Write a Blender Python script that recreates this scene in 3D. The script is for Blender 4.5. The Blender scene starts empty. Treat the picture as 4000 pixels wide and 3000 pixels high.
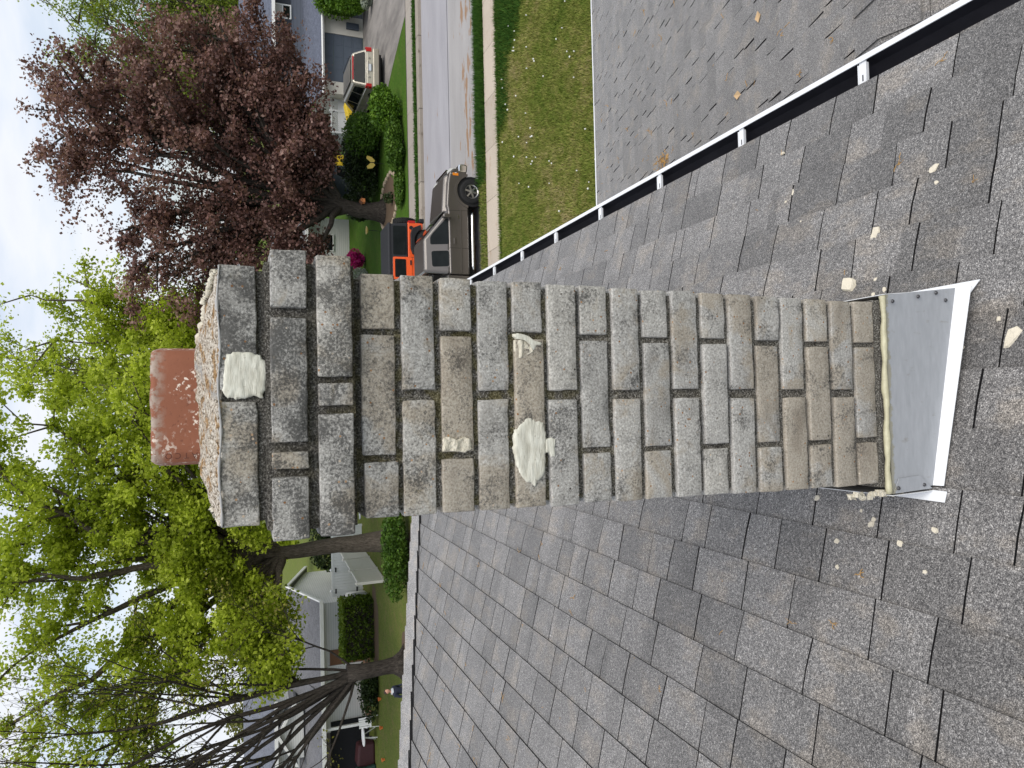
import bpy, math, random
import numpy as np
from mathutils import Vector, Matrix
R = math.radians
rnd = random.Random(7)
rng = np.random.default_rng(11)
SC = bpy.context.scene
COL = SC.collection

# ---------------------------------------------------------------- camera (photo taken with the phone on its side)
CAM = np.array([0.0, 0.0, 7.2])
pitch, yaw, roll = R(21.28), R(1.65), 0.013
Fv = Vector((math.sin(yaw)*math.cos(pitch), math.cos(yaw)*math.cos(pitch), -math.sin(pitch)))
Rv = Vector((math.cos(yaw), -math.sin(yaw), 0))
Uv = Rv.cross(Fv)
Rr = (Rv*math.cos(roll) - Uv*math.sin(roll)).normalized()
Ur = (Uv*math.cos(roll) + Rv*math.sin(roll)).normalized()
cam_d = bpy.data.cameras.new('camera'); cam_d.sensor_width = 36; cam_d.lens = 36*2772/4000
cam_d.clip_start = 0.05; cam_d.clip_end = 2000
cam = bpy.data.objects.new('camera', cam_d); COL.objects.link(cam)
cam.matrix_world = Matrix(((-Ur.x, Rr.x, -Fv.x, 0), (-Ur.y, Rr.y, -Fv.y, 0), (-Ur.z, Rr.z, -Fv.z, 7.2), (0, 0, 0, 1)))
SC.camera = cam

# ---------------------------------------------------------------- sky, sun, exposure
SUN_EL, SUN_AZ = R(57), R(150)        # azimuth clockwise from +Y
W = bpy.data.worlds.new('World'); SC.world = W; W.use_nodes = True
wn, wl = W.node_tree.nodes, W.node_tree.links
wn.clear()
wo = wn.new('ShaderNodeOutputWorld'); bg = wn.new('ShaderNodeBackground'); bg.inputs['Strength'].default_value = 0.1
sky = wn.new('ShaderNodeTexSky'); sky.sky_type = 'NISHITA'; sky.sun_disc = False
sky.sun_elevation = SUN_EL; sky.sun_rotation = SUN_AZ; sky.air_density = 1.0; sky.dust_density = 2.0; sky.ozone_density = 1.0
tc = wn.new('ShaderNodeTexCoord'); mp = wn.new('ShaderNodeMapping'); mp.inputs['Scale'].default_value = (1.5, 1.5, 5.0)
mp.inputs['Location'].default_value = (0.35, 0.1, 0.9)
n1 = wn.new('ShaderNodeTexNoise'); n1.inputs['Scale'].default_value = 1.3; n1.inputs['Detail'].default_value = 7; n1.inputs['Roughness'].default_value = 0.52
r1 = wn.new('ShaderNodeValToRGB'); r1.color_ramp.elements[0].position = 0.36; r1.color_ramp.elements[1].position = 0.58
r2 = wn.new('ShaderNodeValToRGB')      # cloud colour: grey bellies, white tops
r2.color_ramp.elements[0].position = 0.40; r2.color_ramp.elements[0].color = (6.6, 6.8, 7.2, 1)
r2.color_ramp.elements[1].position = 0.70; r2.color_ramp.elements[1].color = (5.0, 5.2, 5.6, 1)
mx = wn.new('ShaderNodeMix'); mx.data_type = 'RGBA'
wl.new(tc.outputs['Generated'], mp.inputs['Vector']); wl.new(mp.outputs[0], n1.inputs['Vector'])
wl.new(n1.outputs['Fac'], r1.inputs['Fac']); wl.new(n1.outputs['Fac'], r2.inputs['Fac'])
wl.new(r1.outputs['Color'], mx.inputs['Factor']); wl.new(sky.outputs['Color'], mx.inputs['A']); wl.new(r2.outputs['Color'], mx.inputs['B'])
wl.new(mx.outputs['Result'], bg.inputs['Color']); wl.new(bg.outputs[0], wo.inputs['Surface'])
sd = bpy.data.lights.new('sun', 'SUN'); sd.energy = 1.5; sd.angle = R(45); sd.color = (1.0, 0.965, 0.91)
sun = bpy.data.objects.new('sun', sd); COL.objects.link(sun)
sdir = Vector((math.sin(SUN_AZ)*math.cos(SUN_EL), math.cos(SUN_AZ)*math.cos(SUN_EL), math.sin(SUN_EL)))
sun.rotation_euler = sdir.to_track_quat('Z', 'Y').to_euler(); sun.location = (0, 0, 60)
vs = SC.view_settings; vs.view_transform = 'Standard'; vs.look = 'None'; vs.gamma = 1.0; vs.use_curve_mapping = False
vs.exposure = 0.72
SC.cycles.max_bounces = 6; SC.cycles.transparent_max_bounces = 8

# ---------------------------------------------------------------- object helpers
def empty(name, loc, rz=0.0, label=None, cat=None, group=None):
    o = bpy.data.objects.new(name, None); COL.objects.link(o)
    o.location = loc; o.rotation_euler = (0, 0, rz); o.empty_display_size = 0.1
    if label: tag(o, label, cat, group)
    return o
def tag(o, label=None, cat=None, group=None, kind=None):
    if label: o['label'] = label
    if cat: o['category'] = cat
    if group: o['group'] = group
    if kind: o['kind'] = kind
    return o
def mesh(name, V, Fc, mat, parent=None, org=None, smooth=False, tone=None, kind=None, edge=None):
    """one mesh object; V are world coords unless org is None (then local to the parent)"""
    V = np.asarray(V, dtype=float).reshape(-1, 3)
    if org is not None: V = V - np.asarray(org, float)
    me = bpy.data.meshes.new(name)
    if isinstance(Fc, np.ndarray):
        nf, k = Fc.shape
        me.vertices.add(len(V)); me.vertices.foreach_set('co', V.ravel())
        me.loops.add(nf*k); me.loops.foreach_set('vertex_index', Fc.astype(np.int32).ravel())
        me.polygons.add(nf); me.polygons.foreach_set('loop_start', (np.arange(nf)*k).astype(np.int32))
        me.polygons.foreach_set('loop_total', np.full(nf, k, np.int32))
        me.update(calc_edges=True)
    else:
        me.from_pydata([tuple(v) for v in V], [], Fc); me.update()
    if tone is not None:
        a = me.attributes.new('tone', 'FLOAT', 'FACE'); a.data.foreach_set('value', np.asarray(tone, np.float32))
    if smooth: me.polygons.foreach_set('use_smooth', [True]*len(me.polygons))
    me.materials.append(mat)
    if edge is not None:      # faces whose tone is negative take the edge material
        me.materials.append(edge); me.polygons.foreach_set('material_index', [1 if t_ < 0 else 0 for t_ in tone])
    o = bpy.data.objects.new(name, me); COL.objects.link(o)
    if parent is not None: o.parent = parent
    elif org is not None: o.location = org
    if kind: o['kind'] = kind
    return o
def copy_tree(o, parent=None):
    c = o.copy(); COL.objects.link(c); c.parent = parent
    for ch in list(o.children): copy_tree(ch, c)
    return c
def bevel(o, w, seg=2, ang=35):
    m = o.modifiers.new('bevel', 'BEVEL'); m.width = w; m.segments = seg; m.limit_method = 'ANGLE'; m.angle_limit = R(ang)
    m.harden_normals = False
    return o
class MB:
    def __init__(s): s.V = []; s.F = []; s.T = []
    def add(s, V, F, tone=0.0):
        b = len(s.V); s.V += [tuple(v) for v in V]; s.F += [tuple(i+b for i in f) for f in F]; s.T += [tone]*len(F); return s
    def box(s, x0, x1, y0, y1, z0, z1, tone=0.0):
        V = [(x0,y0,z0),(x1,y0,z0),(x1,y1,z0),(x0,y1,z0),(x0,y0,z1),(x1,y0,z1),(x1,y1,z1),(x0,y1,z1)]
        return s.add(V, [(0,3,2,1),(4,5,6,7),(0,1,5,4),(1,2,6,5),(2,3,7,6),(3,0,4,7)], tone)
    def hexa(s, P, tone=0.0):   # 8 points: bottom 4 ccw, top 4
        return s.add(P, [(0,3,2,1),(4,5,6,7),(0,1,5,4),(1,2,6,5),(2,3,7,6),(3,0,4,7)], tone)
    def prism(s, poly, a0, a1, axis='y', tone=0.0):
        """poly: list of 2D points; axis: extrusion axis. 'y': poly in (x,z); 'x': (y,z); 'z': (x,y)"""
        def P(p, a): return (p[0], a, p[1]) if axis == 'y' else ((a, p[0], p[1]) if axis == 'x' else (p[0], p[1], a))
        n = len(poly); V = [P(p, a0) for p in poly] + [P(p, a1) for p in poly]
        F = [tuple(range(n)), tuple(range(2*n-1, n-1, -1))] + [(i, (i+1) % n + 0, (i+1) % n + n, i+n)[::-1] for i in range(n)]
        return s.add(V, F, tone)
    def tube(s, path, rad, n=8, cap=True, tone=0.0):
        path = [Vector(p) for p in path]
        if not hasattr(rad, '__len__'): rad = [rad]*len(path)
        V = []; F = []
        t0 = (path[1]-path[0]).normalized(); up = Vector((0,0,1)) if abs(t0.z) < 0.9 else Vector((1,0,0))
        a = t0.cross(up).normalized()
        for i, p in enumerate(path):
            t = ((path[min(i+1, len(path)-1)]-path[max(i-1, 0)])).normalized()
            a = (a - t*a.dot(t)).normalized(); b = t.cross(a)
            for k in range(n):
                g = 2*math.pi*k/n; V.append(p + (a*math.cos(g)+b*math.sin(g))*rad[i])
        for i in range(len(path)-1):
            for k in range(n):
                F.append((i*n+k, i*n+(k+1) % n, (i+1)*n+(k+1) % n, (i+1)*n+k))
        if cap: F.append(tuple(range(n))[::-1]); F.append(tuple(range((len(path)-1)*n, len(path)*n)))
        return s.add(V, F, tone)
    def lathe(s, prof, c=(0,0,0), axis='z', n=24, tone=0.0):
        V = []; F = []; m = len(prof)
        for k in range(n):
            g = 2*math.pi*k/n
            for r, h in prof:
                p = (r*math.cos(g), r*math.sin(g), h)
                if axis == 'y': p = (p[0], p[2], p[1])
                if axis == 'x': p = (p[2], p[0], p[1])
                V.append((c[0]+p[0], c[1]+p[1], c[2]+p[2]))
        for k in range(n):
            for i in range(m-1):
                q = (k*m+i, ((k+1) % n)*m+i, ((k+1) % n)*m+i+1, k*m+i+1)
                F.append(q if axis != 'y' else q[::-1])
        return s.add(V, F, tone)
    def build(s, name, mat, parent=None, org=None, smooth=False, kind=None, tones=False, edge=None):
        return mesh(name, s.V, s.F, mat, parent, org, smooth, s.T if tones else None, kind, edge)
def box(name, b, mat, parent=None, org=None, bv=0):
    o = MB().box(*b).build(name, mat, parent, org)
    if bv: bevel(o, bv)
    return o

# ---------------------------------------------------------------- material helpers
class NT:
    def __init__(s, name):
        s.m = bpy.data.materials.new(name); s.m.use_nodes = True
        s.n = s.m.node_tree.nodes; s.l = s.m.node_tree.links
        s.b = s.n['Principled BSDF']; s.out = s.n['Material Output']
    def node(s, t, **kw):
        n = s.n.new(t)
        for k, v in kw.items():
            if k in n.inputs.keys() or isinstance(k, int): s.set(n.inputs[k], v)
            else: setattr(n, k, v)
        return n
    def set(s, inp, v):
        if hasattr(v, 'is_linked') or isinstance(v, bpy.types.NodeSocket): s.l.new(v, inp)
        else:
            if hasattr(inp.default_value, '__len__') and hasattr(v, '__len__') and len(v) == 3 and len(inp.default_value) == 4: v = tuple(v)+(1,)
            inp.default_value = v
    def pos(s, scale=None):
        g = s.n.new('ShaderNodeNewGeometry').outputs['Position']
        return s.map(g, scale) if scale else g
    def objc(s, scale=None):
        g = s.n.new('ShaderNodeTexCoord').outputs['Object']
        return s.map(g, scale) if scale else g
    def map(s, vec, scale=(1,1,1), loc=(0,0,0), rot=(0,0,0)):
        m = s.n.new('ShaderNodeMapping'); s.l.new(vec, m.inputs['Vector'])
        m.inputs['Scale'].default_value = scale; m.inputs['Location'].default_value = loc; m.inputs['Rotation'].default_value = rot
        return m.outputs[0]
    def noise(s, vec, scale, detail=4, rough=0.55, dist=0):
        n = s.n.new('ShaderNodeTexNoise'); s.l.new(vec, n.inputs['Vector'])
        n.inputs['Scale'].default_value = scale; n.inputs['Detail'].default_value = detail; n.inputs['Roughness'].default_value = rough
        n.inputs['Distortion'].default_value = dist
        return n.outputs['Fac']
    def voro(s, vec, scale, out='Distance', rand=1.0):
        n = s.n.new('ShaderNodeTexVoronoi'); s.l.new(vec, n.inputs['Vector']); n.inputs['Scale'].default_value = scale
        n.inputs['Randomness'].default_value = rand
        return n.outputs[out]
    def ramp(s, fac, stops, interp='LINEAR'):
        r = s.n.new('ShaderNodeValToRGB'); s.l.new(fac, r.inputs['Fac']); cr = r.color_ramp; cr.interpolation = interp
        while len(cr.elements) < len(stops): cr.elements.new(0.5)
        for e, (p, c) in zip(cr.elements, stops):
            e.position = p; e.color = (c, c, c, 1) if not hasattr(c, '__len__') else tuple(c)+(1,)
        return r.outputs['Color']
    def mix(s, fac, a, b, blend='MIX'):
        m = s.n.new('ShaderNodeMix'); m.data_type = 'RGBA'; m.blend_type = blend
        s.set(m.inputs['Factor'], fac); s.set(m.inputs['A'], a); s.set(m.inputs['B'], b)
        return m.outputs['Result']
    def math(s, op, a, b=None, clamp=False):
        m = s.n.new('ShaderNodeMath'); m.operation = op; m.use_clamp = clamp
        s.set(m.inputs[0], a)
        if b is not None: s.set(m.inputs[1], b)
        return m.outputs[0]
    def attr(s, name, typ='GEOMETRY'):
        a = s.n.new('ShaderNodeAttribute'); a.attribute_name = name; a.attribute_type = typ
        return a.outputs['Fac']
    def rand(s): return s.n.new('ShaderNodeObjectInfo').outputs['Random']
    def xyz(s, vec):
        x = s.n.new('ShaderNodeSeparateXYZ'); s.l.new(vec, x.inputs[0]); return x.outputs
    def bump(s, h, strength=0.3, dist=0.01):
        b = s.n.new('ShaderNodeBump'); s.l.new(h, b.inputs['Height']); b.inputs['Strength'].default_value = strength; b.inputs['Distance'].default_value = dist
        s.l.new(b.outputs[0], s.b.inputs['Normal']); return s
    def done(s, col=None, rough=0.85, metal=0.0, spec=0.3, **kw):
        if col is not None: s.set(s.b.inputs['Base Color'], col)
        s.set(s.b.inputs['Roughness'], rough); s.set(s.b.inputs['Metallic'], metal); s.set(s.b.inputs['Specular IOR Level'], spec)
        for k, v in kw.items(): s.set(s.b.inputs[k.replace('_', ' ')], v)
        return s.m
def plain(name, col, rough=0.7, metal=0.0, spec=0.3, var=0.12, scale=6, bump=0.0, bscale=60, **kw):
    t = NT(name); p = t.objc()
    n = t.noise(p, scale, 4, 0.6)
    c = t.mix(n, tuple(max(0, x*(1-var)) for x in col), tuple(min(1, x*(1+var)) for x in col))
    if bump: t.bump(t.noise(p, bscale, 3), bump, 0.005)
    return t.done(c, rough, metal, spec, **kw)

# ================================================================ materials of the near things
def m_brick():
    t = NT('weathered_brick'); p = t.pos()
    g = t.noise(p, 270, 3, 0.65); g2 = t.noise(p, 95, 4, 0.6); big = t.noise(p, 16, 3, 0.55, 0.4); bigb = t.noise(t.map(p, (1,1,1), (3.1, 1.7, 5.2)), 11, 4, 0.6, 0.6)
    dark = t.attr('dark', 'OBJECT'); tan = t.attr('tan', 'OBJECT')
    grey = t.ramp(g, [(0.30, (0.22, 0.214, 0.20)), (0.43, (0.36, 0.35, 0.328)), (0.55, (0.44, 0.43, 0.405)), (0.68, (0.62, 0.61, 0.58))])
    tanc = t.ramp(g, [(0.30, (0.24, 0.21, 0.17)), (0.5, (0.38, 0.342, 0.285)), (0.7, (0.47, 0.435, 0.375))])
    tm = t.ramp(t.math('ADD', bigb, t.math('MULTIPLY', tan, 0.42)), [(0.62, 0.0), (0.74, 1.0)])
    c = t.mix(tm, grey, tanc)
    # black lichen crust on the weathered crown, scattered elsewhere
    gd = t.noise(t.map(p, (1, 1, 1), (2.2, 4.1, 0.3)), 210, 3, 0.75)
    lm = t.ramp(t.math('ADD', t.math('MULTIPLY', gd, 0.58), t.math('ADD', t.math('MULTIPLY', big, 0.55), t.math('MULTIPLY', dark, 0.105))), [(0.61, 0.0), (0.74, 1.0)])
    c = t.mix(t.math('MULTIPLY', lm, 0.84), c, (0.06, 0.059, 0.057))
    smoke = t.ramp(t.noise(t.map(p, (1, 1, 2.0), (5.0, 1.0, 2.6)), 7.5, 2, 0.5), [(0.58, 0.0), (0.76, 0.42)])
    c = t.mix(smoke, c, t.mix(tan, (0.15, 0.145, 0.135), (0.13, 0.098, 0.068)))
    mm = t.ramp(t.noise(t.map(p, (1,1,1), (7, 2, 1)), 30, 5, 0.65), [(0.66, 0.0), (0.74, 1.0)])
    c = t.mix(t.math('MULTIPLY', mm, t.math('MULTIPLY', dark, 0.8)), c, (0.13, 0.105, 0.03))
    # pebbles of brown and cream aggregate
    vn = t.n.new('ShaderNodeTexVoronoi'); t.l.new(p, vn.inputs['Vector']); vn.inputs['Scale'].default_value = 150
    ps = t.xyz(vn.outputs['Color'])
    pm = t.math('MULTIPLY', t.math('LESS_THAN', vn.outputs['Distance'], 0.30), t.math('GREATER_THAN', ps[0], 0.93))
    pc = t.ramp(ps[1], [(0.0, (0.20, 0.10, 0.045)), (0.4, (0.36, 0.22, 0.12)), (0.75, (0.55, 0.50, 0.42)), (1.0, (0.06, 0.055, 0.05))])
    c = t.mix(pm, c, pc)
    c = t.mix(1.0, c, t.ramp(t.rand(), [(0, (0.88, 0.88, 0.875)), (0.5, (0.97, 0.965, 0.955)), (1, (1.05, 1.035, 1.0))]), 'MULTIPLY')
    t.bump(t.math('ADD', g, t.math('MULTIPLY', g2, 0.5)), 0.5, 0.0025)
    return t.done(c, 0.92, spec=0.2)
def m_mortar():
    t = NT('sandy_mortar'); p = t.pos(); z = t.xyz(p)[2]
    g = t.noise(p, 330, 3, 0.7); b = t.noise(p, 14, 4, 0.6)
    c = t.ramp(g, [(0.34, (0.035, 0.032, 0.028)), (0.46, (0.105, 0.098, 0.085)), (0.56, (0.22, 0.205, 0.178)), (0.66, (0.50, 0.48, 0.44))])
    zz = t.ramp(t.math('MULTIPLY', t.math('SUBTRACT', z, 5.8), 0.66), [(0.0, 0.0), (0.45, 0.15), (0.62, 0.9), (0.80, 0.75), (0.87, 0.12), (1.0, 0.0)])
    mo = t.math('MULTIPLY', t.ramp(t.noise(p, 34, 4, 0.6), [(0.46, 0.0), (0.58, 1.0)]), zz)
    c = t.mix(t.math('MULTIPLY', mo, 0.7), c, t.ramp(g, [(0.35, (0.035, 0.03, 0.007)), (0.6, (0.20, 0.17, 0.045))]))
    dk = t.ramp(t.math('MULTIPLY', t.math('SUBTRACT', z, 6.95), 8), [(0, 0.0), (0.4, 1.0)])
    c = t.mix(t.math('MULTIPLY', dk, 0.35), c, (0.035, 0.033, 0.03))
    t.bump(g, 1.0, 0.005)
    return t.done(c, 0.95, spec=0.15)
def m_wash():
    t = NT('mortar_wash'); p = t.pos()
    g = t.noise(p, 230, 4, 0.7); z = t.xyz(p)[2]; s = t.noise(t.map(p, (1, 1, 3.0)), 34, 4, 0.65)
    c = t.ramp(g, [(0.36, (0.06, 0.05, 0.035)), (0.43, (0.36, 0.30, 0.23)), (0.52, (0.62, 0.55, 0.45)), (0.64, (0.84, 0.79, 0.70))])
    c = t.mix(t.ramp(s, [(0.53, 0.0), (0.60, 0.85)]), c, t.ramp(g, [(0.35, (0.10, 0.055, 0.02)), (0.62, (0.50, 0.28, 0.09))]))
    c = t.mix(t.ramp(t.noise(p, 26, 3), [(0.60, 0.0), (0.68, 0.6)]), c, (0.33, 0.34, 0.35))
    t.bump(g, 1.0, 0.008)
    return t.done(c, 0.95, spec=0.15)
def m_clay():
    t = NT('fired_clay'); p = t.pos(); q = t.xyz(p)
    n = t.noise(p, 12, 4, 0.6); g = t.noise(p, 160, 3)
    c = t.mix(n, (0.20, 0.074, 0.042), (0.32, 0.128, 0.075))
    c = t.mix(t.math('MULTIPLY', t.ramp(g, [(0.3, 1.0), (0.38, 0.0)]), 0.5), c, (0.12, 0.045, 0.03))
    sp = t.math('MULTIPLY', t.ramp(t.noise(p, 120, 4, 0.6), [(0.565, 0.0), (0.59, 1.0)]), t.ramp(t.noise(t.map(p, (1,1,1), (0.7, 0, 0.31)), 15, 2), [(0.46, 0.0), (0.56, 1.0)]))
    c = t.mix(sp, c, (0.72, 0.62, 0.53))
    rim = t.math('MULTIPLY', t.ramp(t.math('MULTIPLY', t.math('SUBTRACT', q[2], 7.300), 30), [(0.15, 0.0), (0.8, 1.0)]), t.ramp(t.noise(p, 45, 5, 0.7), [(0.44, 0.0), (0.54, 0.9)]))
    c = t.mix(rim, c, t.mix(t.noise(p, 90, 3), (0.10, 0.075, 0.055), (0.55, 0.47, 0.40)))
    t.bump(g, 0.25, 0.002)
    return t.done(c, 0.8, spec=0.25)
def m_sealant():
    t = NT('cream_sealant'); p = t.pos(); g = t.noise(t.map(p, (1, 1, 3)), 40, 4, 0.6)
    c = t.mix(t.ramp(g, [(0.3, 0.0), (0.7, 1.0)]), (0.52, 0.50, 0.41), (0.76, 0.755, 0.66))
    c = t.mix(t.ramp(t.noise(p, 120, 3), [(0.28, 0.7), (0.36, 0.0)]), c, (0.36, 0.33, 0.26))
    t.bump(t.math('ADD', t.noise(t.map(p, (0.5, 1, 3)), 40, 5, 0.6, 1.0), t.math('MULTIPLY', g, 0.5)), 0.5, 0.004)
    return t.done(c, 0.6, spec=0.35)
def m_foam():
    t = NT('cream_foam'); p = t.pos(); g = t.noise(p, 130, 4, 0.65)
    t.bump(g, 1.0, 0.006)
    return t.done(t.mix(g, (0.52, 0.46, 0.34), (0.84, 0.80, 0.68)), 0.85)
def m_bead():
    t = NT('yellowed_sealant'); p = t.pos(); g = t.noise(p, 60, 4, 0.6)
    t.bump(t.noise(p, 40, 3), 0.5, 0.006)
    return t.done(t.mix(g, (0.34, 0.31, 0.20), (0.60, 0.575, 0.40)), 0.45, spec=0.4)
def m_flash():
    t = NT('white_sheet_metal'); p = t.pos(); z = t.xyz(p)
    c = t.mix(t.noise(t.map(p, (3, 3, 12)), 9, 4), (0.30, 0.315, 0.335), (0.43, 0.445, 0.47))
    e = t.math('ADD', t.math('MULTIPLY', t.math('SUBTRACT', z[2], 5.822), 24), t.math('MULTIPLY', t.noise(t.map(p, (1, 1, 0.5)), 45, 5, 0.7), 1.1))
    c = t.mix(t.ramp(e, [(0.66, 0.0), (0.72, 0.8), (0.9, 0.9)]), c, (0.30, 0.285, 0.215))
    c = t.mix(t.ramp(t.noise(t.map(p, (1, 1, 0.35)), 70, 5, 0.7), [(0.62, 0.0), (0.74, 0.55)]), c, (0.22, 0.20, 0.16))
    t.bump(t.noise(p, 9, 3), 0.25, 0.01)
    return t.done(c, 0.42, spec=0.45)
def m_shingle(name, lo=0.84, hi=1.30):
    t = NT(name); p = t.pos(); tone = t.attr('tone')
    g = t.noise(p, 360, 2, 0.8); g3 = t.noise(p, 140, 2, 0.6); b = t.noise(p, 7, 4, 0.6); b2 = t.noise(t.map(p, (5, 1.6, 5), (3, 1, 0)), 3.2, 3, 0.6)
    gr = t.math('ADD', t.math('MULTIPLY', g, 0.72), t.math('MULTIPLY', g3, 0.28))
    c = t.ramp(gr, [(0.36, (0.020, 0.020, 0.021)), (0.44, (0.070, 0.070, 0.073)), (0.52, (0.150, 0.149, 0.151)), (0.59, (0.27, 0.269, 0.272)), (0.68, (0.60, 0.60, 0.605))])
    br = t.ramp(t.math('ADD', b, t.math('MULTIPLY', t.math('SUBTRACT', b2, 0.5), 0.7)), [(0.52, 0.0), (0.66, 0.55)])
    c = t.mix(br, c, t.ramp(gr, [(0.35, (0.03, 0.026, 0.022)), (0.5, (0.155, 0.142, 0.127)), (0.64, (0.42, 0.38, 0.33))]))
    c = t.mix(1.0, c, t.ramp(tone, [(0.0, lo), (1.0, hi)]), 'MULTIPLY')
    c = t.mix(1.0, c, t.ramp(b, [(0.3, 0.82), (0.7, 1.12)]), 'MULTIPLY')
    c = t.mix(1.0, c, (1.04, 1.0, 0.945), 'MULTIPLY')
    t.bump(gr, 0.8, 0.003)
    return t.done(c, 0.9, spec=0.25, Sheen_Weight=0.30, Sheen_Roughness=0.5)
M = {}
M['brick'] = m_brick(); M['mortar'] = m_mortar(); M['wash'] = m_wash(); M['clay'] = m_clay(); M['sealant'] = m_sealant()
M['foam'] = m_foam(); M['bead'] = m_bead(); M['flash'] = m_flash(); M['shingle'] = m_shingle('grey_shingle_granules'); M['cap'] = m_shingle('pale_cap_shingle', 1.6, 1.85)
M['asphalt_mat'] = plain('black_asphalt_mat', (0.012, 0.012, 0.013), 0.9)
M['white_metal'] = plain('white_painted_aluminium', (0.74, 0.75, 0.76), 0.4, spec=0.45, var=0.04)
M['gutter_in'] = plain('dark_gutter_inside', (0.034, 0.033, 0.040), 0.5, var=0.5, scale=9)  # dark colour for the inside faces of the gutter
M['screw'] = plain('dark_screw_steel', (0.09, 0.09, 0.095), 0.45, metal=0.6)
M['grey_caulk'] = plain('clear_grey_caulk', (0.36, 0.355, 0.345), 0.35, var=0.2, scale=40)
M['spall'] = m_foam(); M['spall'].name = 'broken_brick_core'

# ================================================================ chimney
CH0 = np.array([0.005, 1.39, 5.62])
chim = empty('chimney', CH0, label='grey brick chimney with a clay flue rising from the shingled roof', cat='chimney')
YF = 1.1885; DEP = 0.408; BH = 0.0565; LB = 0.1955; JT = 0.017; BW = 0.092
def xc(z): return 0.0035 + (z-5.83)*0.0132
def vnoise(V, f, seed):
    """cheap smooth value noise in numpy"""
    P = V*f; i = np.floor(P).astype(int); fr = P-i; fr = fr*fr*(3-2*fr); out = 0
    def h(a): 
        n = (a[:, 0]*374761393 + a[:, 1]*668265263 + a[:, 2]*2147483647 + seed*144665) & 0x7fffffff
        n = ((n ^ (n >> 13))*1274126177) & 0x7fffffff
        return (n & 0xffff)/65535.0
    for dx in (0, 1):
        for dy in (0, 1):
            for dz in (0, 1):
                w = np.where(dx, fr[:, 0], 1-fr[:, 0])*np.where(dy, fr[:, 1], 1-fr[:, 1])*np.where(dz, fr[:, 2], 1-fr[:, 2])
                out = out + w*h(i+np.array([dx, dy, dz]))
    return out
def brick_mesh(x0, x1, y0, y1, z0, z1, seed, rough=0.0009, r=0.0024):
    dims = np.array([x1-x0, y1-y0, z1-z0]); c = np.array([(x0+x1)/2, (y0+y1)/2, (z0+z1)/2])
    n = [max(3, min(11, int(round(d/0.018))))+2 for d in dims]
    idx = {}; V = []; F = []
    def co(k, i):   # extra rows close to the edges for the rounding
        m = n[k]
        if i == 0: return -0.5
        if i == m: return 0.5
        e = r/dims[k]
        return -0.5 + e + (1-2*e)*(i-1)/(m-2)
    def vid(a):
        if a not in idx: idx[a] = len(V); V.append([co(k, a[k])*dims[k] for k in range(3)])
        return idx[a]
    for ax in range(3):
        b, d = [(1, 2), (2, 0), (0, 1)][ax]
        for side in (0, n[ax]):
            for i in range(n[b]):
                for j in range(n[d]):
                    q = []
                    for (p, s_) in ((i, j), (i+1, j), (i+1, j+1), (i, j+1)):
                        a = [0, 0, 0]; a[ax] = side; a[b] = p; a[d] = s_; q.append(vid(tuple(a)))
                    F.append(q if side else q[::-1])
    V = np.array(V); h = dims/2 - r
    core = np.clip(V, -h, h); dlt = V-core; ln = np.linalg.norm(dlt, axis=1, keepdims=True); ln[ln == 0] = 1
    nrm = dlt/ln; V = core + nrm*r
    Wp = V + c
    ns = (vnoise(Wp+seed*0.37, 55, seed)-0.5)*2*rough + (vnoise(Wp+seed*0.7, 190, seed+3)-0.5)*2*rough*0.7 + (vnoise(Wp+seed*0.7, 420, seed+5)-0.5)*rough
    edge = (np.sum(np.abs(dlt) > 1e-7, axis=1) >= 2)
    V = V + nrm*ns[:, None]*np.where(edge, 1.9, 1.0)[:, None]
    return V + c, np.array(F)
rows = []     # (z centre, kind, extra projection, x pieces)
for k in range(17): rows.append((7.2-0.2247-0.068*k, 'H' if k % 2 == 0 else 'S', 0.0))
seed = 0; spec_tan = {}
def put_brick(b, z, dark, tan, jit=0.0015):
    global seed
    seed += 1
    x0, x1, y0, y1, z0, z1 = b
    dx, dy, dz = (rnd.uniform(-jit, jit) for _ in range(3))
    V, Fq = brick_mesh(x0+dx, x1+dx, y0+dy*1.6, y1+dy*1.6, z0+dz, z1+dz, seed)
    tw = rnd.uniform(-0.006, 0.006); cx, cz = (x0+x1)/2, (z0+z1)/2
    V[:, 2] += (V[:, 0]-cx)*tw
    o = mesh('brick', V, Fq, M['brick'], chim, CH0, smooth=True)
    o['dark'] = float(dark); o['tan'] = float(tan)
    return o
TAN = {0: (0.95, 0.55, 0.35), 1: (0.2, 0.45), 2: (0.3, 0.95, 0.8), 3: (0.1, 0.2), 4: (0.4, 0.85, 0.6), 5: (0.1, 0.15), 6: (0.05, 0.05, 0.3),
       7: (0.25, 0.15), 8: (0.0, 0.25, 0.3), 9: (0.2, 0.2), 10: (0.3, 0.2, 0.1), 11: (0.45, 0.35), 12: (0.25, 0.65, 0.4), 13: (0.4, 0.95), 14: (0.5, 0.9, 0.6), 15: (0.5, 0.95), 16: (0.7, 0.6, 0.75)}
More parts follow.
